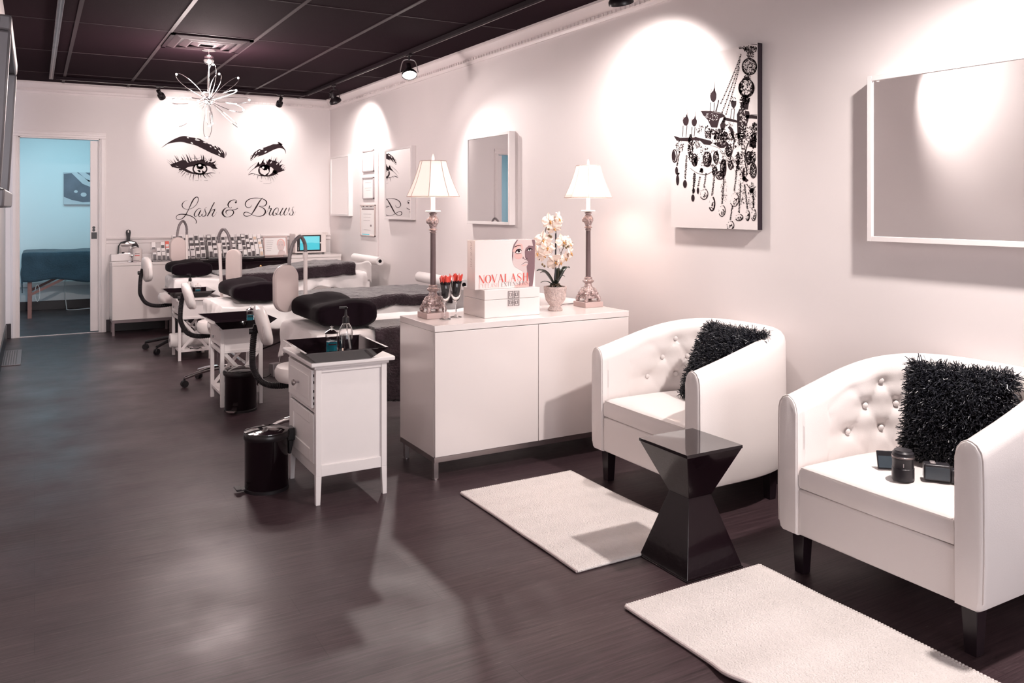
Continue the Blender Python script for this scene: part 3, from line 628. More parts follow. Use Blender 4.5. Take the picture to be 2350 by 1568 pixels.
cert('upper white certificate in a thin silver frame between two square mirrors', 832, 347, 857, 396, [(0.2,0.75,0.25,0.01),(0.2,0.8,0.5,0.008),(0.3,0.7,0.6,0.008)])
cert('middle white certificate in a thin silver frame, second of three stacked', 832, 408, 857, 457, [(0.2,0.75,0.25,0.01),(0.2,0.8,0.5,0.008),(0.3,0.7,0.6,0.008)])
cert('lowest and largest certificate in a beige frame with a red seal', 827, 470, 860, 541, [(0.2,0.75,0.3,0.008),(0.2,0.7,0.4,0.006),(0.2,0.65,0.5,0.006),(0.25,0.7,0.8,0.006)], True)

# chandelier canvas
CX = 3.065
y0c, z1c = rwall_pt(1540, 158, CX); y1c, z1r = rwall_pt(1738, 98, CX); _, z0c = rwall_pt(1738, 528, CX)
z1c = z1r
cv = thing('wall_canvas', 'black and white chandelier print canvas hanging over the white armchair', 'canvas print', (XW, (y0c+y1c)/2, z0c))
Wd = (y0c-y1c)/2; hh = z1c-z0c
MB().box(CX-XW+0.0012, -0.001, -Wd, Wd, 0, hh).obj('stretcher_edge', 'canvas_edge', cv, smooth=False)
MB().box(CX-XW, CX-XW+0.0011, -Wd, Wd, 0, hh).obj('canvas_face', 'canvas', cv, smooth=False)
def oncanvas(s1, ox, oy, dx=0.0008):
    def f(x, y):
        Y, Z = rwall_pt(ox + x/s1, oy + y/s1, CX)
        Y = max(min(Y, y0c-0.001), y1c+0.0005); Z = max(min(Z, z1c-0.001), z0c+0.001)
        return (CX-XW-dx, Y-(y0c+y1c)/2, Z-z0c)
    return f
A = Ink(oncanvas(6.817, 1530, 90)); B = Ink(oncanvas(6.533, 1530, 300)); WA = Ink(oncanvas(6.817, 1530, 90, 0.0014)); WB = Ink(oncanvas(6.533, 1530, 300, 0.0014))
rc = random.Random(3)
def speck(k, cx, cy, rx, ry, n, smin=4, smax=13, edge=False):
    smin, smax = smin*0.62, smax*0.72
    for _ in range(int(n*1.9)):
        a = rc.uniform(0, 2*PI); r = math.sqrt(rc.random()) if not edge else rc.uniform(0.75, 1.02)
        x, y = cx + rx*r*math.cos(a), cy + ry*r*math.sin(a); m_ = rc.randint(5, 7); q = rc.uniform(smin, smax); ph = rc.random()*6
        k.poly([(x + q*rc.uniform(.5, 1.2)*math.cos(ph+2*PI*j/m_), y + 1.3*q*rc.uniform(.5, 1.2)*math.sin(ph+2*PI*j/m_)) for j in range(m_)])
A.stroke([(1130,130,8),(1200,95,9),(1300,80,9),(1430,88,9)]); speck(A, 1200, 130, 75, 30, 26); speck(A, 1320, 160, 110, 60, 90, 5, 15); speck(A, 1310, 250, 55, 45, 36)
for (cx, cy, rx, ry) in ((1295,430,112,128),(1250,765,120,140)):
    A.ring(cx, cy, rx, ry, 17); speck(A, cx-10, cy+20, rx*.8, ry*.85, 60, 6, 17); speck(A, cx, cy, rx, ry, 55, 7, 17, True); speck(WA, cx, cy, rx*.75, ry*.8, 18, 5, 11)
A.poly([(1130,700),(1190,690),(1200,780),(1160,880),(1125,790)]); A.poly([(1340,660),(1372,740),(1350,840),(1300,870),(1320,760)]); A.stroke([(1180,640,8),(1240,610,40),(1320,625,8)])
speck(A, 1265, 590, 50, 30, 24); speck(A, 1230, 950, 75, 75, 70, 6, 18); A.poly([(1150,985),(1290,975),(1270,1100),(1170,1100)])
A.poly([(1100,1180),(1140,1090),(1200,1110),(1290,1130),(1300,1190),(1260,1320),(1215,1560),(1110,1560)]); speck(WA, 1190, 1300, 60, 220, 40, 6, 14); A.stroke([(1240,1215,60),(1330,1215,50),(1425,1225,46)]); A.stroke([(1310,1185,10),(1420,1185,8)])
for (x0, y0, x1, y1, n) in ((1160,245,850,1000,26),(1150,330,870,1140,26),(1135,450,930,1170,22)):
    for j in range(n):
        t = j/(n-1); t2 = t**1.1; x = x0+(x1-x0)*t2; y = y0+(y1-y0)*t
        if j % 2: A.ell(x, y, 11, 15, 8, .5)
        else: A.ring(x, y, 9, 13, 6, n=8)
for (x, y, w_, h_, t_) in ((730,880,50,105,150),(300,1270,48,85,150),(432,1290,42,75,120)):
    A.poly([(x-w_*math.cos(a)*1.0, y+h_*math.sin(a)) for a in [k_*PI/8 for k_ in range(9)]] + [(x+w_, y-h_*.2), (x+w_*.35, y-h_*1.0), (x+w_*.25, y-h_*1.25), (x, y-h_*.7), (x-w_*.5,y-h_*.5)])
    A.stroke([(x+w_*.5, y-h_*.3, 9), (x+w_*.45, y-h_*1.5, 6), (x+w_*.3, y-h_*2.3, 2)]); A.stroke([(x-w_*.9, y-h_*.2, 7), (x-w_*.5, y-h_*1.1, 3)])
A.poly([(1000,970),(1090,965),(1085,1030),(1050,1090),(1015,1050)]); speck(A, 1045, 940, 40, 40, 10); A.stroke([(1015,1090,8),(1000,1240,8)]); A.stroke([(1062,1090,8),(1048,1250,8)]); A.stroke([(1010,1092,5),(1062,1092,5)])
for (xa, ya, xb, yb) in ((688,990,680,1130),(745,990,738,1130),(260,1350,248,1530),(318,1350,302,1530),(398,1370,388,1520),(445,1370,430,1520)): A.stroke([(xa,ya,10),(xb,yb,10)])
A.stroke([(530,1125,8),(700,1130,14),(880,1160,10)]); A.poly([(540,1130),(700,1140),(880,1170),(920,1200),(830,1240),(790,1385),(700,1380),(640,1260),(570,1190)]); speck(WA, 690, 1220, 130, 60, 22, 5, 11); A.stroke([(900,1245,40),(1000,1265,44),(1110,1290,30)]); A.stroke([(815,950,16),(790,1060,14),(770,1130,22)])
A.poly([(835,1340),(880,1260),(925,1340),(900,1420),(850,1420)]); A.stroke([(910,1210,30),(890,1300,50)]); A.stroke([(970,1370,40),(1020,1430,50),(1050,1560,12)]); speck(A, 860, 1480, 80, 90, 60, 6, 16); speck(A, 640, 1450, 50, 100, 40, 6, 16); A.stroke([(700,1400,16),(680,1560,16)]); A.stroke([(775,1400,16),(760,1560,16)]); speck(A, 520, 1400, 60, 80, 26, 5, 12); speck(A, 1380, 1430, 60, 130, 60, 7, 18); speck(A, 950, 1330, 120, 50, 26, 4, 9)
speck(A, 1200, 1000, 60, 120, 40, 6, 14); speck(A, 700, 1480, 70, 80, 50, 5, 13); speck(A, 1250, 1450, 130, 120, 70, 5, 14); speck(A, 1000, 1500, 120, 60, 50, 5, 12)
# lower half
speck(B, 1000, 160, 330, 120, 150, 5, 13); speck(B, 1150, 500, 180, 170, 130, 5, 13); speck(B, 700, 420, 300, 130, 110, 5, 12); speck(B, 1280, 980, 60, 200, 70, 5, 12); speck(B, 1120, 900, 60, 250, 60, 4, 10); speck(B, 860, 900, 50, 180, 40, 4, 9)
B.poly([(105,75),(200,105),(420,100),(420,140),(330,160),(150,150)]); B.poly([(420,90),(660,150),(690,180),(650,215),(560,205),(500,150),(420,150)]); B.poly([(700,190),(860,140),(930,190),(860,260),(800,260)]); speck(B, 820, 90, 120, 80, 100, 6, 16); speck(WB, 800, 180, 90, 40, 16, 5, 9)
B.poly([(1060,40),(1150,30),(1140,220),(1080,220)]); speck(WB, 1100, 130, 40, 90, 12, 5, 10); B.poly([(1240,180),(1290,90),(1340,100),(1340,260),(1250,240)]); speck(B, 1300, 150, 50, 120, 50, 8, 18)
B.stroke([(960,30,24),(1010,120,18),(1000,250,12),(960,400,12)]); B.stroke([(1240,150,10),(1190,280,16),(1175,450,12),(1200,600,16),(1190,690,10)]); B.stroke([(1160,560,24),(1150,680,40),(1210,760,50)]); B.stroke([(1200,800,14),(1260,870,10),(1340,840,12)])
for (cx, cy, rx, ry, n) in ((120,380,36,95,0),(610,430,60,110,50),(850,560,40,130,50),(420,440,40,90,40),(1230,410,38,100,40),(1300,600,45,110,50),(740,400,36,90,26),(800,670,60,60,30),(960,520,30,60,14),(930,300,40,90,40)):
    B.ring(cx, cy, rx, ry, 16); 
    if n: speck(B, cx, cy, rx*.9, ry*.95, n, 6, 15)
B.poly([(85,330),(120,300),(140,380),(125,470),(95,430)]); B.poly([(395,400),(450,430),(455,530),(420,500)]); B.poly([(640,330),(668,430),(640,530),(610,520)]); B.poly([(880,440),(890,560),(870,640),(840,600)])
speck(B, 200, 240, 60, 90, 46, 5, 14); speck(B, 360, 260, 40, 200, 90, 8, 17); speck(B, 450, 210, 60, 60, 36, 5, 12); speck(B, 560, 270, 60, 40, 16); speck(B, 1070, 420, 32, 100, 50, 8, 16); speck(B, 900, 400, 70, 150, 50, 5, 12); speck(B, 1150, 330, 40, 80, 30); speck(B, 720, 600, 40, 70, 50, 6, 15); speck(B, 1290, 400, 50, 100, 50, 8, 16)
B.stroke([(350,560,5),(470,640,6),(600,655,8),(700,600,5)]); B.stroke([(650,220,4),(780,260,5),(860,350,5)])
drops = [(150,600,22,60,190,330),(165,740,24,80,180,640),(275,800,30,60,300,380),(395,1010,26,55,415,640),(405,900,20,40,430,660),(470,900,18,50,500,700),(560,950,60,80,590,650),(680,1095,42,105,720,640),(830,1200,50,85,860,700),(1015,1030,66,105,1050,600),(955,1420,55,70,985,1140),(1085,1300,60,50,1110,800),(1215,1270,30,80,1170,820),(1305,1260,36,90,1290,880)]
for i, (cx, cy, rx, ry, tx, ty) in enumerate(drops):
    if i in (0,1,2,3,4,5): B.ell(cx, cy, rx, ry)
    else:
        B.ring(cx, cy, rx, ry, 11 if i != 7 else 20, a0=-1.2, a1=2.6); speck(B, cx+rx*.3, cy+ry*.3, rx*.6, ry*.6, 12, 6, 14); speck(B, cx, cy, rx, ry, 10, 4, 8, True)
    n = max(4, int((cy-ry-ty)/26))
    for j in range(n):
        t = j/n; x, y = tx+(cx-tx)*t, ty+(cy-ry-ty)*t
        if j % 2: B.ring(x, y, 9, 12, 5, n=8)
        else: B.ell(x + rc.uniform(-6, 6), y, 9, 11, 7)
        speck(B, x, y, 16, 14, 4, 3, 8)
for (x, y) in ((1160,720),(1275,900),(1065,560),(520,600)): speck(B, x, y, 26, 34, 18, 9, 16)
A.mb.bm.verts.ensure_lookup_table()
A.obj('print_upper', 'ink', cv); B.obj('print_lower', 'ink', cv); WA.obj('print_gaps_upper', 'canvas', cv); WB.obj('print_gaps_lower', 'canvas', cv)

# television on the left wall
tv = thing('television', 'silver framed flat television mounted high on the left wall', 'television', (-0.152, 2.88, 1.335))
Mt = Matrix.Rotation(R(3.2), 4, 'Y')
def tb(mb, *a): return mb.box(*a, M=Mt)
mb = tb(MB(), -0.03, 0.045, -0.42, 0.42, 0.0, 0.49); mb.obj('back_shell', 'tv_silver', tv, bevel=0.012)
mb = MB(); 
for a in ((0.045,0.075,-0.42,0.42,0.45,0.49),(0.045,0.075,-0.42,-0.38,0.05,0.45),(0.045,0.075,0.38,0.42,0.05,0.45),(0.045,0.085,-0.42,0.42,0.0,0.05)): tb(mb, *a)
mb.obj('bezel', 'tv_silver', tv, bevel=0.006)
tb(MB(), 0.045, 0.052, -0.38, 0.38, 0.05, 0.45).obj('screen', 'tv_glass', tv)
MB().box(-0.078, -0.028, -0.12, 0.12, 0.12, 0.35).obj('wall_bracket', 'black_satin', tv)
# floor grille by the doorway
fg = thing('floor_grille', 'perforated dark metal floor grille at the left edge by the doorway', 'floor vent', (-0.175, 8.53, 0.0))
MB().box(-0.07, 0.075, -0.42, 0.42, 0.0005, 0.006).obj('plate', 'bronze_metal', fg, bevel=0.002)
mb = MB()
for i in range(6):
    for j in range(34): mb.box(-0.058+i*0.018, -0.048+i*0.018, -0.40+j*0.0235, -0.388+j*0.0235, 0.006, 0.0066)
tag(mb.obj('perforations', 'black_satin', fg, smooth=False))

# ------------------------------------------------------------------ tub armchairs
def make_armchair():
    t = thing('tub_armchair', 'white', 'armchair')
    D, W, ST, th, zb = 0.703, 0.768, 0.16, 0.090, 0.152
    def path(off, n=150):
        w2, a = W/2 - off, D - ST - off; pts = []
        for i in range(n+1):
            s = i/n
            if s < 0.18: pts.append((ST*s/0.18, w2))
            elif s > 0.82: pts.append((ST*(1-s)/0.18, -w2))
            else:
                an = PI/2 - PI*(s-0.18)/0.64; e = 0.71
                c, si = math.cos(an), math.sin(an)
                pts.append((ST + a*abs(c)**e, w2*math.copysign(abs(si)**e, si)))
        return pts
    n = 150; po, pi_ = path(0.0, n), path(th, n)
    def top(x): 
        q = min(1, max(0, x/D)); return 0.648 + 0.117*math.sin(q*PI/2)**1.05
    # tuft buttons on the inner back, as (path fraction, height)
    btn = []
    for r, (z, ph) in enumerate(((0.665, 0), (0.575, 0.5), (0.485, 0))):
        for k in range(-4, 5):
            s = 0.5 + (k + (ph if r == 1 else 0))*0.073
            if 0.19 < s < 0.81: btn.append((s, z))
    plen = 1.30
    def dent(s, z):
        d = 0
        for (bs, bz) in btn:
            dx, dz = (s-bs)*plen, z-bz
            d += 0.020*math.exp(-(dx*dx+dz*dz)/0.0009)
            if abs(dz) < 0.09 and abs(dx) < 0.06:
                u1 = abs(dx*0.88 - dz*0.48); d += 0.0035*math.exp(-(u1/0.006)**2); u2 = abs(dx*0.88 + dz*0.48); d += 0.0035*math.exp(-(u2/0.006)**2)
        return d
    rings = []
    for i in range(n+1):
        s = i/n; ox, oy = po[i]; ix, iy = pi_[i]; out = Vector((ox-ix, oy-iy, 0)).normalized(); H = top(ox)
        O, I = Vector((ox, oy, 0)), Vector((ix, iy, 0)); r = []
        e = 1.0 if 3 < i < n-3 else 0.0
        # outer face, bottom up, slightly tucked in at the bottom
        for z, k in ((zb, 0.022), (zb+0.008, 0.010), (zb+0.03, 0.003), (0.30, 0.0), (0.42, 0.0), (0.54, 0.001), (H-0.05, 0.003), (H-0.028, 0.008), (H-0.010, 0.021), (H-0.002, 0.036), (H, 0.049)): r.append(O - out*k + Vector((0,0,z)))
        for z, k in ((H-0.002, 0.036), (H-0.010, 0.021), (H-0.028, 0.007), (H-0.05, 0.002)): r.append(I + out*k + Vector((0,0,z)))
        m_ = 30
        for j in range(1, m_+1):
            z = (H-0.05) + (0.40-(H-0.05))*j/m_; r.append(I + out*dent(s, z)*e*min(1, max(0, (H-0.055-z)/0.045)) + out*(-0.006*math.sin(PI*j/m_)*e) + Vector((0,0,z)))
        r.append(I + Vector((0,0,0.25))); r.append(I + Vector((0,0,zb)))
        rings.append(r)
    # rounded front caps
    def capring(r, dx, k):
        c = sum((p for p in r), Vector())/len(r); cz = (min(p.z for p in r)+max(p.z for p in r))/2
        return [Vector((p.x - dx, c.y + (p.y-c.y)*(1-k*1.0), cz + (p.z-cz)*(1-k*0.16))) for p in r]
    r0, r1 = rings[0], rings[-1]
    rings = [capring(r0, 0.016, 0.22), capring(r0, 0.014, 0.10), capring(r0, 0.008, 0.03)] + rings + [capring(r1, 0.008, 0.03), capring(r1, 0.014, 0.10), capring(r1, 0.016, 0.22)]
    m = MB(); m.rings(rings); m.obj('arm_and_back_shell', 'leather', t)
    # piping round the arm fronts
    for rr in (r0, r1):
        q = capring(rr, 0.009, 0.015)
        MB().tube([q[i] for i in range(2, 16)] + [q[30], q[45]], 0.0024, 6).obj('arm_piping', 'leather', t)
    # front apron and base
    w2 = W/2 - th
    MB().box(-0.006, 0.07, -w2-0.002, w2+0.002, zb+0.002, 0.318).obj('front_apron', 'leather', t, bevel=0.008, bseg=3)
    MB().rg([[Vector((x*0.97+0.012, y*0.97, z)) for x, y in pi_] for z in (zb+0.004, 0.30)], True).obj('seat_base', 'leather', t)
    # seat cushion
    out = [(x, y*0.995) for x, y in path(th+0.002, 60)]
    front = [(-0.012, out[-1][1] + (out[0][1]-out[-1][1])*k/14) for k in range(0, 15)]
    loop = out + front[1:-1] if False else out + [(-0.014 + 0.006*abs(k-7)/7, out[-1][1] + (out[0][1]-out[-1][1])*k/14) for k in range(0, 15)]
    c = Vector((0.27, 0, 0))
    def lp(sc, z, ex=0.0):
        rr = []
        for x, y in loop:
            rr.append(Vector((c.x + (x-c.x)*sc, y*sc, z)))
        return rr
    rs = [lp(0.965, 0.320), lp(0.99, 0.324), lp(1.0, 0.336), lp(1.0, 0.372), lp(0.992, 0.386), lp(0.972, 0.397), lp(0.93, 0.405), lp(0.84, 0.414), lp(0.7, 0.421), lp(0.5, 0.427), lp(0.3, 0.430), lp(0.12, 0.431)]
    m = MB(); m.rings(rs); m.obj('seat_cushion', 'leather', t)
    q = rs[5]; i0 = len(out)
    MB().tube([Vector((p.x-0.004, p.y, p.z+0.001)) for p in q[i0:i0+15]], 0.003, 6).obj('cushion_piping', 'leather', t)
    for s, z in btn:
        i = int(s*n); f = s*n - i; x = pi_[i][0]*(1-f)+pi_[i+1][0]*f; y = pi_[i][1]*(1-f)+pi_[i+1][1]*f
        ox = po[i][0]-pi_[i][0]; oy = po[i][1]-pi_[i][1]; o = Vector((ox, oy, 0)).normalized()
        M_ = o.to_track_quat('Z', 'Y').to_matrix()
        MB().sphere(Vector((x, y, z)) + o*0.011, 0.0115, 12, 8, (1, 1, 0.55), M_).obj('tuft_button', 'leather', t)
    for sx, sy in ((0.045, 1), (0.045, -1), (0.53, 1), (0.53, -1)):
        y = sy*(W/2-0.065) if sx < 0.1 else sy*(W/2-0.13)
        m = MB(); a, b = 0.026, 0.019
        m.rings([[(sx+i_*b, y+j_*b, 0.0) for i_, j_ in ((-1,-1),(1,-1),(1,1),(-1,1))], [(sx+i_*a, y+j_*a, zb+0.012) for i_, j_ in ((-1,-1),(1,-1),(1,1),(-1,1))]])
        m.obj('leg', 'black_wood', t, bevel=0.002)
    return t
ac = make_armchair(); ac.location = (2.385, 1.779, 0); ac['label'] = 'white leather tub armchair nearest the viewer, holding camera gear and a cushion'; ac['group'] = 'white tub armchairs'
ac2 = dup(ac, loc=(2.385, 2.958, 0), label='white leather tub armchair beside the white sideboard, behind the hourglass table')

def shag_cushion(name, label, c, n, lean, w_=0.40, seed=1):
    t = thing(name, label, 'cushion', c, group='black shaggy cushions'); r = random.Random(seed)
    fwd = Vector(n).normalized(); side = Vector((0,0,1)).cross(fwd).normalized(); up = fwd.cross(side)
    Mr = Matrix((side, up, fwd)).transposed()      # local x side, y up, z forward
    Mr = Mr @ Matrix.Rotation(lean, 3, 'X')
    def surf(x, y, sgn):      # x,y in -1..1
        T = 0.062*max(0.0, (1-abs(x)**2.6))**0.55*max(0.0, (1-abs(y)**2.6))**0.55
        k = 1 - 0.05*(1-abs(y)**2) * abs(x)**3; k2 = 1 - 0.05*(1-abs(x)**2)*abs(y)**3
        return Vector((x*w_/2*k, y*w_/2*k2, sgn*(T+0.004)))
    m = MB()
    for sgn in (1, -1): m.grid(lambda a, b: Mr @ surf(a*2-1, b*2-1, sgn), 24, 24)
    m.obj('cover', 'black_velvet', t, weld=True)
    m = MB(); g = Mr.inverted() @ Vector((0, 0, -1))
    for i in range(7200):
        e = i < 900
        if e:
            q = r.uniform(-1, 1); sd = r.choice((0,1,2,3)); x, y = ((q,1),(q,-1),(1,q),(-1,q))[sd]; sgn = r.choice((1,-1))
            p = surf(x*0.985, y*0.985, sgn); nn = Vector((x if sd > 1 else x*.3, y if sd < 2 else y*.3, 0.4*sgn)).normalized(); L_ = r.uniform(0.02, 0.036)
        else:
            x, y = r.uniform(-1, 1), r.uniform(-1, 1); sgn = 1 if r.random() < 0.86 else -1
            p = surf(x*0.99, y*0.99, sgn); nn = Vector((x*0.45, y*0.45, sgn)).normalized(); L_ = r.uniform(0.02, 0.036)
        jit = Vector((r.gauss(0,1), r.gauss(0,1), r.gauss(0,1)))
        d1 = (nn + jit*0.42 + g*0.10).normalized(); d2 = (d1 + jit*0.35*r.random() + Vector((r.gauss(0,.4), r.gauss(0,.4), r.gauss(0,.4))) + g*0.45).normalized()
        a = p; b = p + d1*L_*0.6; c_ = b + d2*L_*0.5
        wv = d1.orthogonal().normalized()*0.0017; wv.rotate(Matrix.Rotation(r.random()*6.28, 3, d1)) if False else None
        wv = (Matrix.Rotation(r.random()*6.28, 3, d1) @ wv); tv_ = d1.cross(wv).normalized()*0.0008
        vs = [[m.v(Mr @ (q_ + o_)) for o_ in (wv, tv_, -wv, -tv_)] for q_ in (a, b, c_)]
        for u_, v_ in ((0,1),(1,2)):
            for k_ in range(4): m.face([vs[u_][k_], vs[u_][(k_+1)%4], vs[v_][(k_+1)%4], vs[v_][k_]])
        m.face(vs[2])
    o = m.obj('shag_pile', 'shag', t, smooth=False); o['kind'] = 'stuff'
    return t
shag_cushion('shaggy_cushion', 'black shaggy ribbon cushion standing in the armchair with the camera gear', (2.775, 1.726, 0.609), (-0.97, -0.243, 0.0), -0.262, w_=0.33, seed=4)
shag_cushion('shaggy_cushion', 'black shaggy ribbon cushion leaning in the armchair beside the sideboard', (2.744, 2.817, 0.604), (-1.0, -0.012, 0.0), -0.474, w_=0.36, seed=9)

# camera gear on the near seat
SZ = 0.428
t = thing('camera_lens', 'black camera lens standing on end on the nearest armchair seat', 'camera lens', (2.50, 1.742, SZ))
MB().lathe([(0.033,0),(0.035,0.002),(0.035,0.040),(0.0335,0.041),(0.0335,0.066),(0.0345,0.068),(0.0345,0.082),(0.032,0.086)], seg=36).obj('barrel', 'cam_black', t)
MB().lathe([(0.0345,0.074),(0.0355,0.075),(0.0355,0.079),(0.0345,0.080)], seg=36, cap0=False, cap1=False).obj('silver_ring', 'steel', t)
MB().lathe([(0.033,0.086),(0.033,0.090),(0.027,0.096),(0.027,0.098),(0.0,0.098)], seg=36, cap0=False, cap1=False).obj('rear_cap', 'cam_black', t)
MB().box(-0.0362,-0.0352,-0.011,-0.009,0.048,0.060, M=Matrix.Rotation(R(22), 4, 'Z')).obj('index_mark', 'white_ink', t)
t = thing('speedlight_flash', 'black camera flash lying beside the lens against the shaggy cushion', 'camera flash', (2.575, 1.672, SZ), R(-50))
MB().box(-0.040,0.040,-0.022,0.022,0.006,0.060).obj('flash_head', 'cam_black', t, bevel=0.007, bseg=3)
MB().box(-0.036,0.036,-0.0235,-0.022,0.012,0.052).obj('flash_window', 'phone_glass', t, bevel=0.0005)
MB().box(0.040,0.062,-0.018,0.018,0.004,0.046).obj('swivel', 'cam_black', t, bevel=0.004)
MB().lathe([(0.018,0),(0.018,0.018),(0.015,0.020),(0.015,0.030),(0.011,0.031),(0.011,0.036)], (0.062,0,0.024), 22, Matrix.Rotation(R(90), 3, 'Y')).obj('foot_ring', 'cam_black', t)
MB().box(-0.02,-0.004,-0.014,0.014,0.060,0.064).obj('button_pad', 'silver', t, bevel=0.001)
t = thing('phone_holder', 'dark glassy tilted slab leaning behind the camera lens', 'phone', (2.54, 1.822, SZ), R(-40))
Mp = Matrix.Rotation(R(-24), 4, 'X')
MB().box(-0.036,0.036,-0.004,0.004,0.003,0.066, M=Mp).obj('body', 'cam_black', t, bevel=0.002)
MB().box(-0.033,0.033,-0.0052,-0.004,0.008,0.048, M=Mp).obj('glass', 'phone_glass', t)

# ------------------------------------------------------------------ hourglass side table
t = thing('hourglass_table', 'black lacquered hourglass side table between the two rugs', 'side table', (2.135, 2.37, 0))
h = 0.133; wst = 0.054; sq = lambda r, z: [(-r,-r,z),(r,-r,z),(r,r,z),(-r,r,z)]
MB().rg([sq(h+0.003,0), sq(h+0.003,0.006)]).obj('base_plate', 'black_gloss', t, bevel=0.001)
MB().rg([sq(h,0.006), sq(wst,0.262)]).obj('lower_pyramid', 'black_gloss2', t, bevel=0.0012, smooth=False)
MB().rg([sq(wst+0.002,0.262), sq(h,0.440)]).obj('upper_pyramid', 'black_gloss2', t, bevel=0.0012, smooth=False)
MB().rg([sq(h+0.002,0.440), sq(h+0.002,0.452)]).obj('table_top', 'black_gloss', t, bevel=0.001)

# ------------------------------------------------------------------ rugs
def rug(label, x0, x1, y0, y1, seed, lift=None):
    t = thing('chenille_rug', label, 'rug', ((x0+x1)/2, (y0+y1)/2, 0), group='ivory chenille rugs'); a, b = (x1-x0)/2, (y1-y0)/2
    def P(u, v, z):
        x, y = -a + 2*a*u, -b + 2*b*v
        wob = 0.006*noise.noise(Vector((x*3+seed, y*3, 0)))
        if lift: wob += 0
        zz = z + (0.004*max(0, noise.noise(Vector((x*5, y*5+seed, 2)))) if z > 0.004 else 0)
        if lift:
            k = math.exp(-((y - lift[0])/0.09)**2)*max(0, 1-u*1.6); x += -0.02*k*math.sin((y-lift[0])*22); zz += lift[1]*k
        return (x+wob, y+wob*0.7, zz)
    m = MB()
    g = m.grid(lambda u, v: P(u, v, 0.013 + 0.0016*math.sin(v*b*2*2*PI/0.0085)*math.sin(u*a*2*2*PI/0.012)), 150, 230)
    nu, nv = 150, 230
    edge = [g[i][0] for i in range(nu+1)] + [g[nu][j] for j in range(1, nv+1)] + [g[i][nv] for i in range(nu-1, -1, -1)] + [g[0][j] for j in range(nv-1, 0, -1)]
    low = [m.v((e.co.x, e.co.y, max(0.001, e.co.z-0.012))) for e in edge]
    for i in range(len(edge)): m.face([edge[i], low[i], low[(i+1)%len(edge)], edge[(i+1)%len(edge)]])
    m.obj('pile', 'rug', t)
    m = MB(); m.tube([P(0, v/60, 0.007) for v in range(61)], 0.006, 8); m.obj('edge_binding', 'rug_hem', t)
    m = MB(); m.tube([P(u/40, 0, 0.007) for u in range(41)], 0.006, 8); m.obj('edge_binding', 'rug', t)
    # knobbly tufted edges on the far and wall sides
    m = MB(); n = int(2*b/0.0105)
    for j in range(n): p = P(1.0, (j+.5)/n, 0.010); m.sphere(p, 0.0062, 6, 4)
    n = int(2*a/0.0105)
    for j in range(n): p = P((j+.5)/n, 1.0, 0.010); m.sphere(p, 0.0062, 6, 4)
    tag(m.obj('knotted_edge', 'rug', t), kind='stuff')
    return t
rug('ivory chenille rug lying in front of the sideboard', 1.712, 2.318, 2.50, 3.448, 3.0)
rug('ivory chenille rug cut by the bottom edge, in front of the nearest armchair', 1.700, 2.318, 1.24, 2.198, 8.0, lift=(-0.04, 0.012))

# ------------------------------------------------------------------ sideboards
def sideboard(name, label, x0, x1, y0, y1, z0, z1, doors, legm, railh=0.022, leg=0.024, group=None, frontrail=None, foot=True, leg_xy=None):
    t = thing(name, label, 'sideboard', (x0, y0, 0), group=group); Wd, Dp = x1-x0, y1-y0
    MB().box(0, Wd, 0, Dp, z0, z1-0.032).obj('carcass', 'white_gloss', t, bevel=0.001)
    MB().box(-0.001, Wd+0.001, -0.018, Dp, z1-0.031, z1).obj('top_panel', 'white_gloss', t, bevel=0.0015)
    n = doors; dw = Wd/n
    for k in range(n): MB().box(k*dw+0.0015, (k+1)*dw-0.0015, -0.018, -0.001, z0+0.002, z1-0.034).obj('door', 'white_gloss', t, bevel=0.0015)
    mb = MB(); mb.box(0.0, Wd, -0.012, 0.016, z0-railh, z0-0.0005); mb.box(0.0, 0.02, 0.016, Dp, z0-railh, z0-0.0005); mb.box(Wd-0.02, Wd, 0.016, Dp, z0-railh, z0-0.0005)
    mb.obj('base_rail', frontrail or legm, t, bevel=0.0008)
    for lx, ly in (leg_xy or ((0.0, -0.008), (Wd-leg, -0.008), (0.01, Dp-leg-0.02), (Wd-leg, Dp-leg-0.02))):
        l_ = MB().box(lx, lx+leg, ly, ly+leg, 0.006 if foot else 0, z0-railh).obj('leg', legm, t, bevel=0.0008)
        if foot: MB().cyl((lx+leg/2, ly+leg/2, 0), leg*0.72, 0.006, 18).obj('foot', 'steel', l_)
    return t
sideboard('sideboard', 'glossy white two door sideboard on steel feet, dividing the room beside the armchair', 1.686, 2.868, 3.70, 4.125, 0.11, 0.753, 2, 'steel', railh=0.026)
sideboard('sideboard', 'plain white low sideboard against the back wall beside the doorway', 0.69, 1.262, 9.44, 9.79, 0.16, 0.753, 1, 'bronze_metal', railh=0.03, foot=False, group=None)
sideboard('sideboard', 'white cabinet in the back right corner under the microwave', 2.475, 3.06, 9.28, 9.78, 0.12, 0.785, 1, 'bronze_metal', foot=False)
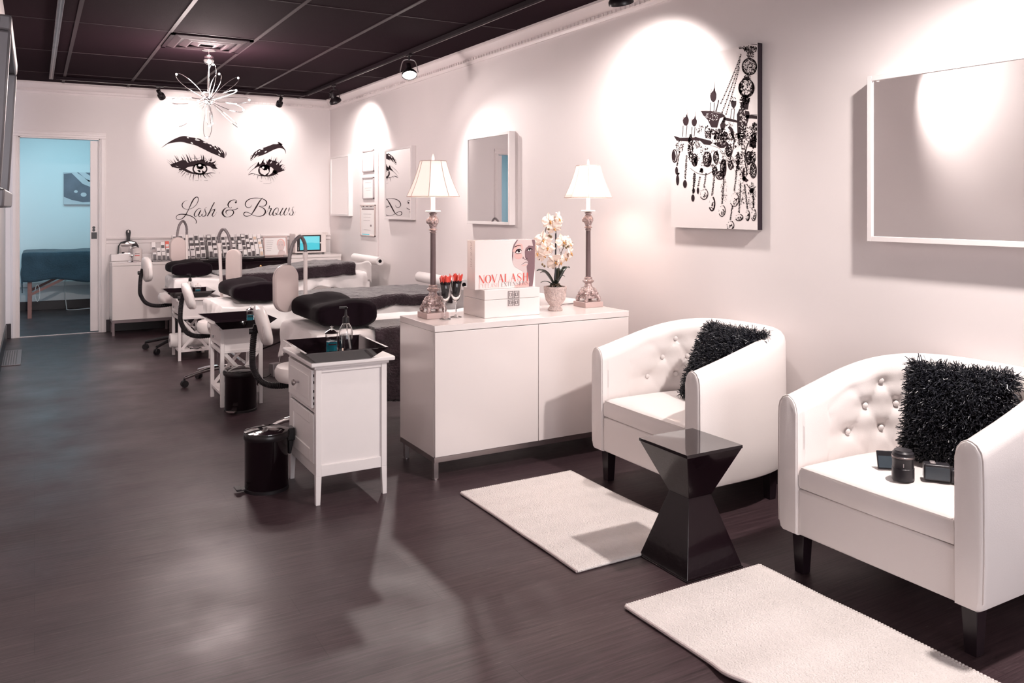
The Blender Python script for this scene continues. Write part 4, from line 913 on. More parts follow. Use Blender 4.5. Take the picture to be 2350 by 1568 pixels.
# black console
t = thing('console_table', 'black lacquered console with a brass drawer knob, below the sample racks', 'console table', (1.28, 9.34, 0))
MB().box(-0.012, 1.19, -0.02, 0.44, 0.742, 0.768).obj('table_top', 'black_gloss', t, bevel=0.004)
MB().box(0, 1.18, 0, 0.43, 0.60, 0.742).obj('apron', 'black_gloss2', t, bevel=0.002)
for x0, x1 in ((0.03, 0.57), (0.61, 1.15)):
    d = MB().box(x0, x1, -0.012, 0, 0.615, 0.728).obj('drawer', 'black_gloss2', t, bevel=0.004)
    MB().lathe([(0.006,0),(0.005,0.012),(0.014,0.018),(0.013,0.026),(0,0.028)], ((x0+x1)/2+0.0, -0.012, 0.675), 18, Matrix.Rotation(R(90), 3, 'X')).obj('knob', 'gold', d)
for lx in (0.02, 1.10):
    for ly in (0.01, 0.36): MB().hexa([(lx+.012,ly+.012,0),(lx+.048,ly+.012,0),(lx+.048,ly+.048,0),(lx+.012,ly+.048,0)], [(lx,ly,0.60),(lx+.06,ly,0.60),(lx+.06,ly+.06,0.60),(lx,ly+.06,0.60)]).obj('leg', 'black_gloss2', t)

# ------------------------------------------------------------------ things on the near sideboard
ST_ = 0.7535
def buffet_lamp(label, x, y):
    t = thing('buffet_lamp', label, 'table lamp', (x, y, ST_), group='candlestick buffet lamps')
    MB().box(-0.062, 0.062, -0.062, 0.062, 0, 0.030).obj('plinth', 'plinth', t, bevel=0.002)
    m = MB(); m.lathe([(0.030,0.046),(0.050,0.050),(0.052,0.060),(0.040,0.070),(0.046,0.082),(0.048,0.094),(0.038,0.108),(0.026,0.114),(0.021,0.124),(0.019,0.134),(0.031,0.142),(0.034,0.150),(0.022,0.158),(0.024,0.166),(0.018,0.172)], seg=40, mod=lambda a, z: 1+0.09*math.cos(8*a)*(1 if 0.05 < z < 0.112 else 0.2))
    for k in range(4):
        a = PI/4 + k*PI/2; c, s_ = math.cos(a), math.sin(a)
        m.tube(spline([(0.036*c,0.036*s_,0.066),(0.056*c,0.056*s_,0.062),(0.064*c,0.064*s_,0.044),(0.060*c,0.060*s_,0.036)], 5), 0.011, 8)
        m.sphere((0.062*c, 0.062*s_, 0.040), 0.0125, 10, 8); m.sphere((0.047*c, 0.047*s_, 0.078), 0.014, 10, 8, (1,1,.7))
        b = k*PI/2; m.sphere((0.046*math.cos(b), 0.046*math.sin(b), 0.082), 0.013, 10, 8)
    m.obj('ornate_foot', 'antique', t)
    MB().lathe([(0.0145,0.172),(0.0135,0.440)], seg=24, mod=lambda a, z: 1+0.04*abs(math.sin(5*a))).obj('column', 'column', t)
    m = MB(); m.lathe([(0.015,0.440),(0.018,0.446),(0.013,0.452),(0.024,0.458),(0.016,0.466),(0.020,0.480),(0.029,0.498),(0.029,0.512),(0.020,0.528),(0.015,0.534),(0.022,0.545),(0.010,0.549)], seg=36, mod=lambda a, z: 1+0.10*math.cos(6*a)*(1 if 0.47 < z < 0.525 else 0.1))
    for k in range(3):
        a = k*2*PI/3 + 0.5; m.sphere((0.027*math.cos(a), 0.027*math.sin(a), 0.503), 0.010, 10, 8, (1,1,1.4))
    m.obj('ornate_capital', 'antique', t)
    MB().lathe([(0.010,0.549),(0.038,0.551),(0.041,0.555),(0.038,0.559),(0.012,0.558)], seg=30).obj('drip_dish', 'candle', t)
    MB().lathe([(0.0115,0.558),(0.0115,0.640),(0.008,0.643)], seg=20).obj('candle_sleeve', 'candle', t)
    sh = MB(); sg = 8
    def oct_(r, z, n=6): 
        o = []
        for k in range(sg):
            a0, a1 = 2*PI*k/sg + 0.2, 2*PI*(k+1)/sg + 0.2
            for j in range(n):
                f = j/n; o.append(((1-f)*r*math.cos(a0)+f*r*math.cos(a1), (1-f)*r*math.sin(a0)+f*r*math.sin(a1), z))
        return o
    sh.rings([oct_(0.138*(1-f)+0.068*f - 0.006*math.sin(PI*f), 0.632+0.186*f) for f in [i/8 for i in range(9)]], True, False, False)
    s_o = sh.obj('lamp_shade', 'shade', t, solid=0.0015)
    m = MB()
    for r, z in ((0.138, 0.632), (0.068, 0.818)): m.tube([Vector(p) for p in oct_(r, z)] + [Vector(oct_(r, z)[0])], 0.0022, 6)
    for k in range(sg):
        a = 2*PI*k/sg + 0.2; m.tube([((0.138*(1-f)+0.068*f-0.006*math.sin(PI*f)+0.001)*math.cos(a), (0.138*(1-f)+0.068*f-0.006*math.sin(PI*f)+0.001)*math.sin(a), 0.632+0.186*f) for f in [i/8 for i in range(9)]], 0.0016, 6)
    m.obj('shade_binding', 'shade_seam', s_o)
    MB().lathe([(0.003,0.80),(0.003,0.82),(0.007,0.822),(0.007,0.838),(0.002,0.855),(0,0.857)], seg=14).obj('finial', 'candle', t)
    light('lamp_bulb', 'POINT', (x, y, ST_+0.73), 1.8, (1, 0.80, 0.70), size=0.05)
    return t
buffet_lamp('candlestick buffet lamp on the left end of the sideboard, behind the flutes', 1.808, 3.972)
buffet_lamp('candlestick buffet lamp on the right end of the sideboard, past the orchid', 2.790, 3.962)

# brush flutes
def flute(label, x, y, n, seed):
    t = thing('champagne_flute', label, 'glass', (x, y, ST_), group='champagne flutes')
    MB().lathe([(0.0,0.0),(0.031,0.0),(0.031,0.0015),(0.012,0.006),(0.004,0.012),(0.0035,0.068),(0.006,0.080),(0.019,0.094),(0.0275,0.118),(0.0285,0.140),(0.0275,0.177),(0.0265,0.177),(0.0275,0.140),(0.0265,0.118),(0.018,0.097),(0.004,0.086),(0,0.085)], seg=28, cap0=False, cap1=False).obj('bowl_and_stem', 'glass', t)
    r = random.Random(seed)
    for i in range(n):
        a = r.uniform(0, 2*PI); rr = math.sqrt(r.random())*0.0125; lean = 0.021 + r.uniform(0, 0.012)
        p0 = Vector((rr*math.cos(a)*0.9, rr*math.sin(a)*0.9, 0.102 + rr*0.5)); p1 = Vector((rr*2.1*math.cos(a), rr*2.1*math.sin(a), 0.177)); d = (p1-p0).normalized()
        p1 = p0 + d*r.uniform(0.080, 0.088); p2 = p1 + d*r.uniform(0.026, 0.038)
        b = thing('mascara_wand', 'tiny black and red mascara wand standing bunched in the ' + ('left' if seed == 1 else 'right') + ' champagne flute', 'mascara wand', (x, y, ST_), group='mascara wands in the ' + ('left' if seed == 1 else 'right') + ' flute')
        MB().rod(p0, p1, 0.0034, 5).obj('wand_bristles', 'black_rubber', b); MB().rod(p1, p2, 0.0021, 5).obj('wand_handle', 'red', b)
flute('left champagne flute of red mascara wands in front of the lamp foot', 1.836, 3.885, 38, 1)
flute('right champagne flute of red mascara wands beside the white boxes', 1.918, 3.925, 38, 2)

# lacquer box with fretwork clasp
bx0, bx1, by0, by1, bh = 2.022, 2.358, 3.80, 4.045, 0.146
t = thing('lacquer_box', 'white lidded lacquer box with a square silver fretwork clasp', 'box', (bx0, by0, ST_)); BW, BD = bx1-bx0, by1-by0
MB().box(0, BW, 0, BD, 0, 0.093).obj('box_body', 'white_gloss', t, bevel=0.0015)
MB().box(0, BW, 0, BD, 0.0945, bh).obj('lid', 'white_gloss', t, bevel=0.0015)
m = MB(); cx = BW/2+0.005
def bars(z0, z1):
    for s_ in (-1, 1):
        w_ = 0.034; xs = lambda a: cx + s_*a
        def bb(a0, a1, c0, c1): m.box(min(xs(a0), xs(a1)), max(xs(a0), xs(a1)), -0.004, -0.0002, c0, c1)
        hh_ = z1-z0; q = 0.0028
        bb(0.003, 0.003+q, z0, z1); bb(w_-q, w_, z0, z1); bb(0.003, w_, z0, z0+q); bb(0.003, w_, z1-q, z1)
        bb(0.010, 0.010+q, z0+hh_*.28, z1-hh_*.28); bb(0.010, w_-0.008, z0+hh_*.28, z0+hh_*.28+q); bb(w_-0.010, w_-0.008, z0+hh_*.28, z1-hh_*.2); bb(0.017, w_-0.010, z1-hh_*.36, z1-hh_*.36+q)
        bb(0, 0.012, (z0+z1)/2-q/2, (z0+z1)/2+q/2)
bars(0.056, 0.090); bars(0.097, 0.134); m.obj('fretwork_clasp', 'steel', t, bevel=0.0004)

# display box NOVALASH
kx0, kx1, ky0, ky1, kz0 = 1.984, 2.350, 3.835, 3.925, ST_+bh+0.0005
t = thing('display_box', 'tall white display box printed NOVALASH with a face photo, standing on the lacquer box', 'display box', (kx0, ky0, kz0)); KW, KH, KD = kx1-kx0, 0.256, ky1-ky0
MB().box(0, KW, 0, KD, 0, KH).obj('carton', 'white_gloss', t, bevel=0.001)
fx = lambda x, y, d=0.0008: ((x-218)/1080*KW, -d, KH*(1-(y-110)/(970-110)))
def FX(d): return lambda x, y: fx(x, y, d)
k = Ink(FX(.0006)); k.poly([(960,112),(1290,112),(1297,160),(1290,640),(1250,960),(950,965),(1060,900),(1090,700),(1000,640),(920,590),(885,520),(872,400),(880,280),(905,190)]); k.obj('portrait_print', 'skin_ink', t)
k = Ink(FX(.0010)); k.poly([(960,112),(905,190),(880,280),(872,400),(885,500),(893,400),(900,280),(925,200),(985,112)]); k.poly([(1235,112),(1290,112),(1297,160),(1290,640),(1250,960),(1150,962),(1190,880),(1150,700),(1140,600),(1170,520),(1140,480),(1110,430),(1105,330),(1120,270),(1180,220),(1260,230)])
k.ell(1075, 440, 10, 22, 10); k.stroke([(1040,565,5),(1090,535,10),(1130,515,12),(1180,540,5)]); k.stroke([(1085,435,8),(1110,470,10),(1150,450,10)]); k.obj('portrait_shadows', 'skin_dark', t)
k = Ink(FX(.0012)); k.ell(985, 400, 75, 60, 20, .2); k.stroke([(905,330,50),(960,230,60),(1040,210,44),(1060,290,30)]); k.poly([(920,930),(1180,850),(1180,960),(920,963)]); k.stroke([(1050,585,10),(1110,570,16),(1160,560,8)]); k.obj('portrait_blush', 'skin_pink', t)
k = Ink(FX(.0016)); k.ell(985, 325, 44, 28); k.ell(1190, 300, 30, 16); k.obj('eye_whites', 'white_ink', t)
k = Ink(FX(.0020)); k.ell(995, 318, 22, 22); k.stroke([(930,345,10),(960,300,26),(1010,285,22),(1045,310,8)]); k.stroke([(940,360,6),(990,362,8),(1045,350,4)]); k.ell(1195, 298, 14, 14); k.stroke([(1140,310,8),(1190,275,22),(1250,290,8)]); k.stroke([(915,240,10),(980,215,14),(1040,225,6)]); k.obj('eye_print', 'ink', t)
# high-contrast serif capitals made from strokes in a unit box
GL = {'N': [((0.1,0),(0.1,1),'t'),((0.06,1),(0.86,0),'T'),((0.9,0),(0.9,1),'t'),((0,0),(0.2,0),'s'),((0.8,1),(1,1),'s')],
 'O': 'O', 'V': [((0.05,1),(0.52,0),'T'),((0.5,0),(0.92,1),'t'),((0,1),(0.2,1),'s'),((0.8,1),(1,1),'s')],
 'A': [((0.08,0),(0.5,1),'t'),((0.46,1),(0.9,0),'T'),((0.22,0.35),(0.72,0.35),'s'),((0,0),(0.2,0),'s'),((0.75,0),(1,0),'s')],
 'L': [((0.2,0),(0.2,1),'T'),((0.05,1),(0.4,1),'s'),((0.05,0),(0.9,0),'s'),((0.9,0),(0.92,0.28),'t')],
 'S': 'S', 'H': [((0.15,0),(0.15,1),'T'),((0.85,0),(0.85,1),'T'),((0.15,.52),(0.85,.52),'s'),((0,0),(0.3,0),'s'),((0,1),(0.3,1),'s'),((0.7,0),(1,0),'s'),((0.7,1),(1,1),'s')],
 'E': [((0.2,0),(0.2,1),'T'),((0.05,1),(0.85,1),'s'),((0.2,.52),(0.65,.52),'s'),((0.05,0),(0.9,0),'s'),((0.85,1),(0.85,.78),'t'),((0.9,0),(0.9,.25),'t')],
 'Y': [((0.05,1),(0.5,0.45),'T'),((0.52,0.45),(0.92,1),'t'),((0.5,0),(0.5,0.47),'T'),((0.35,0),(0.65,0),'s'),((0,1),(0.2,1),'s'),((0.8,1),(1,1),'s')],
 'X': [((0.08,1),(0.88,0),'T'),((0.1,0),(0.88,1),'t'),((0,0),(0.22,0),'s'),((0.75,1),(1,1),'s'),((0,1),(0.2,1),'s'),((0.75,0),(1,0),'s')],
 'T': [((0.5,0),(0.5,1),'T'),((0.05,1),(0.95,1),'s'),((0.05,1),(0.05,.78),'t'),((0.95,1),(0.95,.78),'t'),((0.35,0),(0.65,0),'s')],
 'I': [((0.5,0),(0.5,1),'T'),((0.25,0),(0.75,0),'s'),((0.25,1),(0.75,1),'s')]}
def text(k, word, x, y, cw, chh, slant=0.0, T=0.15):
    # baseline y (pixels down), slope handled by caller's map
    for c in word:
        w_ = cw*(0.45 if c == 'I' else 1.0)
        if c != ' ':
            g = GL[c]; m_ = lambda a, b: (x + a*w_*0.86, y - b*chh - slant*(x))
            if g == 'O':
                pts = []
                for j in range(29):
                    a = 2*PI*j/28; px, py = m_(0.5+0.46*math.cos(a), 0.5+0.5*math.sin(a)); pts.append((px, py, cw*(0.03 + T*abs(math.cos(a))**1.5)))
                k.stroke(pts, 1)
            elif g == 'S':
                sp = [(0.82,0.72,.04),(0.80,0.93,.04),(0.5,1.0,.04),(0.2,0.88,.08),(0.2,0.68,.12),(0.5,0.5,T+.03),(0.8,0.32,.12),(0.8,0.12,.08),(0.5,0.0,.04),(0.18,0.07,.04),(0.14,0.3,.05)]
                k.stroke([(*m_(a, b), cw*t_) for a, b, t_ in sp], 5)
            else:
                for a, b, q in g: k.stroke([(*m_(*a), cw*{'T': T, 't': .035, 's': .03}[q]), (*m_(*b), cw*{'T': T, 't': .035, 's': .03}[q])], 1)
        x += w_*1.0
    return x
k = Ink(FX(.0026)); text(k, 'NOVALASH', 285, 862, 112, 140, 0.010, 0.17); k.obj('title_print', 'print_red', t)
k = Ink(FX(.0026)); xe = text(k, 'EYELASH', 280, 950, 52, 72, 0.012, 0.10); k.obj('subtitle_pale', 'print_pink', t)
k = Ink(FX(.0026)); text(k, 'EXTENSIONS', 678, 945, 53, 72, 0.012, 0.13); k.obj('subtitle_dark', 'grey_ink', t)
k = Ink(lambda x, y: (-0.0006, KD*0.55 - (y-0.5)*0.026, KH*0.97 - x)); text(k, 'NOVALASH', 0.0, 1.0, 0.0165, 0.55, 0, .14)
k.obj('spine_title', 'grey_ink', t)

# orchid in an urn
ox, oy = 2.522, 3.90
t = thing('potted_orchid', 'cream orchid with dark leaves in an aged white urn on the sideboard', 'orchid', (ox, oy, ST_))
MB().lathe([(0.0,0.0),(0.040,0.0),(0.042,0.007),(0.035,0.018),(0.029,0.026),(0.036,0.036),(0.053,0.058),(0.060,0.092),(0.059,0.112),(0.064,0.120),(0.064,0.134),(0.057,0.134),(0.055,0.122),(0.0,0.118)], seg=44, mod=lambda a, z: 1+(0.03*math.cos(10*a)+0.02*math.cos(20*a+z*160))*(1 if 0.03 < z < 0.115 else 0.1), cap0=False, cap1=False).obj('urn', 'urn', t)
m = MB(); m.sphere((0,0,0.118), 0.054, 20, 10, (1,1,0.25)); m.obj('soil', 'moss', t)
m = MB()
for k_ in range(7):
    a = k_*0.9; m.tube(spline([(0.03*math.cos(a),0.03*math.sin(a),0.130),(0.02*math.cos(a+1),0.03*math.sin(a+1),0.150),(0.035*math.cos(a+2.2),0.035*math.sin(a+2.2),0.132)], 6), 0.003, 6)
m.obj('aerial_roots', 'stem', t)
def leaf(a, L_, rise, w_):
    m = MB(); c, s_ = math.cos(a), math.sin(a)
    def f(u, v):
        r_ = L_*u; z = 0.128 + rise*math.sin(min(1, u*1.05)*PI/2) - 0.02*u*u; wd = w_*(math.sin(PI*min(1, u*0.93+0.05))**0.75); q = (v-0.5)*2
        return (r_*c - s_*wd*q, r_*s_ + c*wd*q, z + 0.35*wd*abs(q) )
    m.grid(f, 14, 6); return m.obj('leaf', 'leaf', t, solid=0.0015)
for a, L_, rise, w_ in ((3.05,0.115,0.115,0.027),(2.5,0.085,0.10,0.024),(0.05,0.100,0.125,0.026),(0.55,0.085,0.115,0.022),(4.4,0.07,0.06,0.013),(-0.35,0.055,0.08,0.012),(3.5,0.135,0.055,0.006)): leaf(a, L_, rise, w_)
MB().rod((0.0,0,0.10), (0.004,0,0.43), 0.0046, 8).obj('stake', 'black_wood', t)
st1 = spline([(0.0,0.0,0.10),(0.0,0.0,0.30),(0.004,-0.002,0.44),(-0.004,-0.004,0.505),(-0.028,-0.006,0.515),(-0.06,-0.008,0.475),(-0.085,-0.012,0.40),(-0.105,-0.016,0.32),(-0.115,-0.016,0.285)], 6)
st2 = spline([(0.012,0.0,0.10),(0.020,-0.002,0.20),(0.026,-0.004,0.27),(0.036,-0.006,0.32),(0.055,-0.006,0.355),(0.06,-0.008,0.375)], 6)
MB().tube(st1, 0.0022, 6).obj('stem', 'stem', t); MB().tube(st2, 0.0020, 6).obj('stem', 'stem', t)
m = MB(); 
for a, b in (((0.026,-0.004,0.27),(0.008,-0.01,0.30)),((0.03,-0.005,0.30),(0.05,-0.01,0.285)),((0.036,-0.006,0.32),(0.02,-0.008,0.345))): m.tube(spline([a, tuple((Vector(a)+Vector(b))/2+Vector((0,0,-.006))), b], 4), 0.0014, 5)
m.obj('stem_twigs', 'stem', t)
def flower(c, n, sc, roll):
    n = Vector(n).normalized(); M_ = n.to_track_quat('Z', 'Y').to_matrix() @ Matrix.Rotation(roll, 3, 'Z'); c = Vector(c)
    m = MB()
    def petal(ang, L_, w_, lift):
        def f(u, v):
            q = (v-0.5)*2; wd = w_*math.sin(PI*min(1, 0.12+u*0.84))**0.6; r_ = L_*(0.06+u*(1-0.14*q*q))
            x, y, z = r_, wd*q, lift*u*u - 0.10*w_*q*q*2 + 0.004*math.sin(5*q+u*4)
            return c + M_ @ Vector((x*math.cos(ang)-y*math.sin(ang), x*math.sin(ang)+y*math.cos(ang), z))
        m.grid(f, 7, 6)
    petal(R(8), 0.036*sc, 0.021*sc, 0.003); petal(R(172), 0.036*sc, 0.021*sc, 0.003)
    for a in (90, 212, 328): petal(R(a), 0.035*sc, 0.012*sc, -0.004)
    fo = m.obj('flower', 'petal', t, solid=0.0006)
    m = MB(); m.sphere(c + M_ @ Vector((0, -0.004*sc, 0.005*sc)), 0.0045*sc, 8, 6, (1,.8,1)); 
    m.sphere(c + M_ @ Vector((0, -0.011*sc, 0.008*sc)), 0.0036*sc, 8, 6, (.8,1,1)); m.obj('throat', 'orchid_throat', fo)
FL = [((-0.045,-0.02,0.487),(-.2,-1,.2),1.2,.1),((0.010,-0.02,0.500),(.6,-.9,.1),1.15,-.5),((-0.025,-0.03,0.450),(-.3,-1,-.3),1.1,.3),((-0.090,-0.03,0.385),(-.5,-1,0),1.25,0),((-0.070,-0.04,0.345),(-.1,-1,-.1),1.15,-.3),((-0.125,-0.03,0.315),(-.8,-.8,-.2),1.1,.2),((-0.088,-0.03,0.300),(-.3,-1,-.4),1.0,.8),
      ((0.030,-0.03,0.372),(-.1,-1,.3),1.2,.2),((0.075,-0.02,0.360),(.6,-.9,.2),1.15,-.2),((0.082,-0.02,0.310),(.7,-.7,-.1),1.2,.3),((0.045,-0.03,0.280),(.2,-1,-.4),1.0,.2),((-0.015,-0.02,0.262),(-.4,-.9,-.5),1.25,.9),((0.020,-0.02,0.258),(.5,-1,-.4),1.0,.1)]
for c_, n_, s_, r_ in FL: flower((c_[0]*1.08, c_[1], c_[2]+0.012), n_, s_*1.12, r_)
for p in ((-0.072,-0.045,0.456),(-0.060,-0.05,0.415),(-0.070,-0.05,0.420),(-0.103,-0.03,0.262),(-0.090,-0.03,0.252),(0.040,-0.05,0.352),(0.028,-0.045,0.362),(0.056,-0.045,0.358)): MB().sphere(p, 0.0062, 10, 8, (1,1,1.15)).obj('bud', 'bud', t)
m = MB(); m.tube(spline([(2.60,4.0,ST_+0.002),(2.66,4.05,ST_+0.004),(2.72,4.10,ST_+0.003),(2.90,4.12,0.757)], 6), 0.002, 6)
tag(m.obj('lamp_cord', 'column'), 'thin taupe lamp cord trailing across the back of the sideboard', 'cord')

# ------------------------------------------------------------------ treatment beds
def drape(name, label, cat, x0, x1, y0, y1, z, drop, m_, seed, nu=70, nv=44, wave=0.02, sag=0.0, th=0.003, headdrop=None, zfun=None, group=None, amp=0.004, flare=0.05, hem=0.12):
    """cloth over the rectangle, falling over its edges; drop = (y0 side, y1 side, x0 end, x1 end)"""
    dy0, dy1, dx0, dx1 = drop; m = MB()
    def f(u, v):
        a = x0 - dx0 + (x1-x0+dx0+dx1)*u; b = y0 - dy0 + (y1-y0+dy0+dy1)*v
        ex = (x0-a) if a < x0 else (a-x1 if a > x1 else 0); ey = (y0-b) if b < y0 else (b-y1 if b > y1 else 0)
        nz = noise.noise(Vector((a*4+seed, b*4, 0))); nz2 = noise.noise(Vector((a*13+seed, b*13, 3)))
        dd = math.hypot(ex, ey) if (ex and ey) else ex+ey
        px = min(max(a, x0), x1); py = min(max(b, y0), y1); r_ = 0.010
        fold = noise.noise(Vector((a*7+seed, b*7, 7)))
        if dd > 0:
            o = r_*(1-math.exp(-dd/r_)) + flare*dd + (wave*fold + wave*0.22*math.sin((px+py)*38+seed+3*nz))*min(1, dd*6)
            sx = (-1 if a < x0 else 1) if ex else 0; sy = (-1 if b < y0 else 1) if ey else 0
            n_ = math.hypot(ex, ey) or 1; px += sx*o*ex/n_; py += sy*o*ey/n_
            zz = z - max(0, dd - r_*0.55)*(1 + hem*2*noise.noise(Vector((px*2.6+seed, py*2.6, 9)))) - 0.008
        else: zz = z
        zz += amp*nz + amp*0.35*nz2 + amp*0.9*(0.35-min(0.35, abs(noise.noise(Vector((a*5+b*3+seed, b*6-a*2, 5)))))) + (zfun(a, b) if zfun else 0)
        return (px, py, max(0.02, zz))
    m.grid(f, nu, nv); o = m.obj(name, m_, solid=th); return tag(o, label, cat, group)
def bed(tagname, label, y0, y1, x0, x1, z):
    t = thing('massage_bed', label, 'massage bed', (x0, (y0+y1)/2, 0), group='massage beds'); W = (y1-y0)/2; L_ = x1-x0
    m = MB(); m.box(0, L_, -W, W, z-0.075, z-0.012); m.obj('mattress', 'white_plastic', t, bevel=0.02, bseg=3)
    MB().box(0.02, L_-0.02, -W+0.02, W-0.02, z-0.115, z-0.078).obj('frame', 'black_satin', t, bevel=0.004)
    for sx, x in ((-1, 0.20), (1, L_-0.20)):
        for sy in (-1, 1):
            MB().rod((x, sy*(W-0.06), z-0.115), (x+sx*0.05, sy*(W-0.04), 0.0), 0.014, 10).obj('leg', 'chrome', t)
        MB().rod((x+sx*0.035, -(W-0.045), 0.20), (x+sx*0.035, W-0.045, 0.20), 0.011, 8).obj('cross_bar', 'chrome', t)
    for sy in (-1, 1): MB().rod((0.235, sy*(W-0.05), 0.28), (L_/2, sy*(W-0.05), z-0.12), 0.006, 6).obj('brace_cable', 'black_satin', t)
    return t
def lash_pillow(label, x0, x1, y0, y1, z, seed, rz=0.0, h=0.15):
    """long contoured memory foam pillow: capsule profile across the bed head, waist in the middle"""
    t = thing('contour_pillow', label, 'pillow', ((x0+x1)/2, (y0+y1)/2, z), rz, group='black contour pillows'); a, L_ = (x1-x0)/2, (y1-y0)/2
    rs = []; n = 26
    for i in range(n+1):
        s = i/n; q = s*2-1; y = q*L_
        wst = 1 - 0.16*math.exp(-(q/0.42)**2); e = (1-abs(q)**16)**0.5 if abs(q) < 1 else 0
        e = 0.80+0.20*e if abs(q) > 0.9 else 1
        hh_ = h*(1 - 0.20*math.exp(-(q/0.40)**2)); ring = []
        for k_ in range(36):
            an = 2*PI*k_/36; c, s_ = math.cos(an), math.sin(an)
            x = a*wst*e*math.copysign(abs(c)**0.72, c); zz = hh_/2*e*math.copysign(abs(s_)**0.62, s_)
            if c < 0: zz *= 0.86
            ring.append((x, y, hh_/2 + zz + 0.003*noise.noise(Vector((x*12, y*12, seed)))))
        rs.append(ring)
    MB().rg(rs).obj('pillow_cover', 'black_velvet', t, bevel=0.012, bseg=3)
    return t
def paper_roll(label, x, y0, y1, z, r=0.045, core='black_rubber', group='paper rolls at the bed feet'):
    t = thing('paper_roll', label, 'paper roll', (x, y0, z), group=group); M_ = Matrix.Rotation(R(-90), 3, 'X')
    MB().lathe([(0.018,0),(r-0.003,0),(r,0.003),(r,y1-y0-0.003),(r-0.003,y1-y0),(0.018,y1-y0)], seg=30, M=M_, cap0=False, cap1=False).obj('paper', 'paper', t)
    MB().lathe([(0.018,0.0),(0.018,y1-y0)], seg=20, M=M_, cap0=False, cap1=False).obj('core', core, t); 
    MB().lathe([(0.0,0.03),(0.018,0.03)], seg=20, M=M_, cap0=False, cap1=False).obj('core_hole', 'black_rubber', t)
    return t
# bed A nearest, partly behind the sideboard
bed('a', 'nearest massage bed, draped in white behind the front sideboard', 4.53, 5.20, 1.36, 2.96, 0.615)
drape('bed_sheet', 'white sheet over the nearest massage bed, falling at its head end', 'bed sheet', 1.355, 2.97, 4.52, 5.21, 0.620, (0.10, 0.16, 0.24, 0.02), 'sheet', 3.0, group='white bed sheets', wave=0.06, amp=0.012, hem=0.3, nu=110, nv=70)
drape('plush_blanket', 'charcoal blanket hanging down the near side of the first bed between trolley and sideboard', 'blanket', 1.68, 2.10, 4.49, 4.80, 0.636, (0.40, 0.0, 0.0, 0.0), 'blanket', 11.0, wave=0.012, th=0.012, nv=50)
lash_pillow('black contour pillow on the nearest bed, behind the soap bottle', 1.375, 1.735, 4.56, 5.17, 0.634, 1.0, h=0.165)
paper_roll('white paper roll showing only its left end behind the orchid', 2.99, 4.28, 4.86, 0.697, 0.047)
# bed B
bed('b', 'middle massage bed with a charcoal plush blanket', 6.10, 6.80, 1.16, 2.95, 0.615)
drape('bed_sheet', 'white sheet over the middle massage bed, rumpled around its head', 'bed sheet', 1.145, 2.96, 6.09, 6.81, 0.620, (0.19, 0.16, 0.16, 0.02), 'sheet', 5.0, group='white bed sheets', wave=0.06, amp=0.012, hem=0.3, nu=110, nv=70)
drape('plush_blanket', 'charcoal plush blanket lying flat along the middle massage bed', 'blanket', 1.66, 2.93, 6.07, 6.83, 0.636, (0.085, 0.06, 0.0, 0.0), 'blanket', 2.0, wave=0.03, th=0.014, amp=0.018, nu=120, nv=60, hem=0.28)
lash_pillow('black contour pillow on the middle bed, between two magnifier lamps', 1.23, 1.60, 6.12, 6.74, 0.634, 4.0, h=0.150)
paper_roll('white paper roll at the foot of the middle bed behind the flutes', 2.99, 5.97, 6.86, 0.705, 0.046)
# bed C
bed('c', 'farthest massage bed under a rumpled charcoal blanket, near the back wall', 8.09, 8.70, 1.13, 2.95, 0.66)
drape('bed_sheet', 'white sheet over the farthest massage bed, hanging at its foot', 'bed sheet', 1.115, 2.96, 8.08, 8.71, 0.665, (0.17, 0.10, 0.12, 0.03), 'sheet', 8.0, group='white bed sheets', wave=0.055, amp=0.012, hem=0.3, nu=110, nv=70)
drape('plush_blanket', 'charcoal plush blanket heaped higher towards the wall on the farthest bed', 'blanket', 1.52, 2.80, 8.06, 8.72, 0.682, (0.10, 0.05, 0.0, 0.02), 'blanket', 6.0, wave=0.03, th=0.014, amp=0.018, zfun=lambda a, b: 0.075*max(0, min(1, (a-1.7)/0.9))**1.2, nu=120, nv=60, hem=0.28)
lash_pillow('black contour pillow on the farthest bed, in front of the black console', 1.09, 1.45, 8.13, 8.64, 0.679, 7.0, h=0.140)
paper_roll('white paper roll with a dark open core beside the certificates', 2.975, 7.80, 8.56, 0.79, 0.042)
t = thing('hanging_paper', 'loose white paper sheet hanging off the roll at the farthest bed foot', 'paper sheet', (2.9, 7.85, 0))
m = MB(); m.grid(lambda u, v: (-0.02+0.04*math.sin(u*3)+0.05*v*u, -0.06+0.56*u, 0.765-0.20*v+0.02*math.sin(u*5)), 12, 10); m.obj('paper', 'paper', t, solid=0.001)

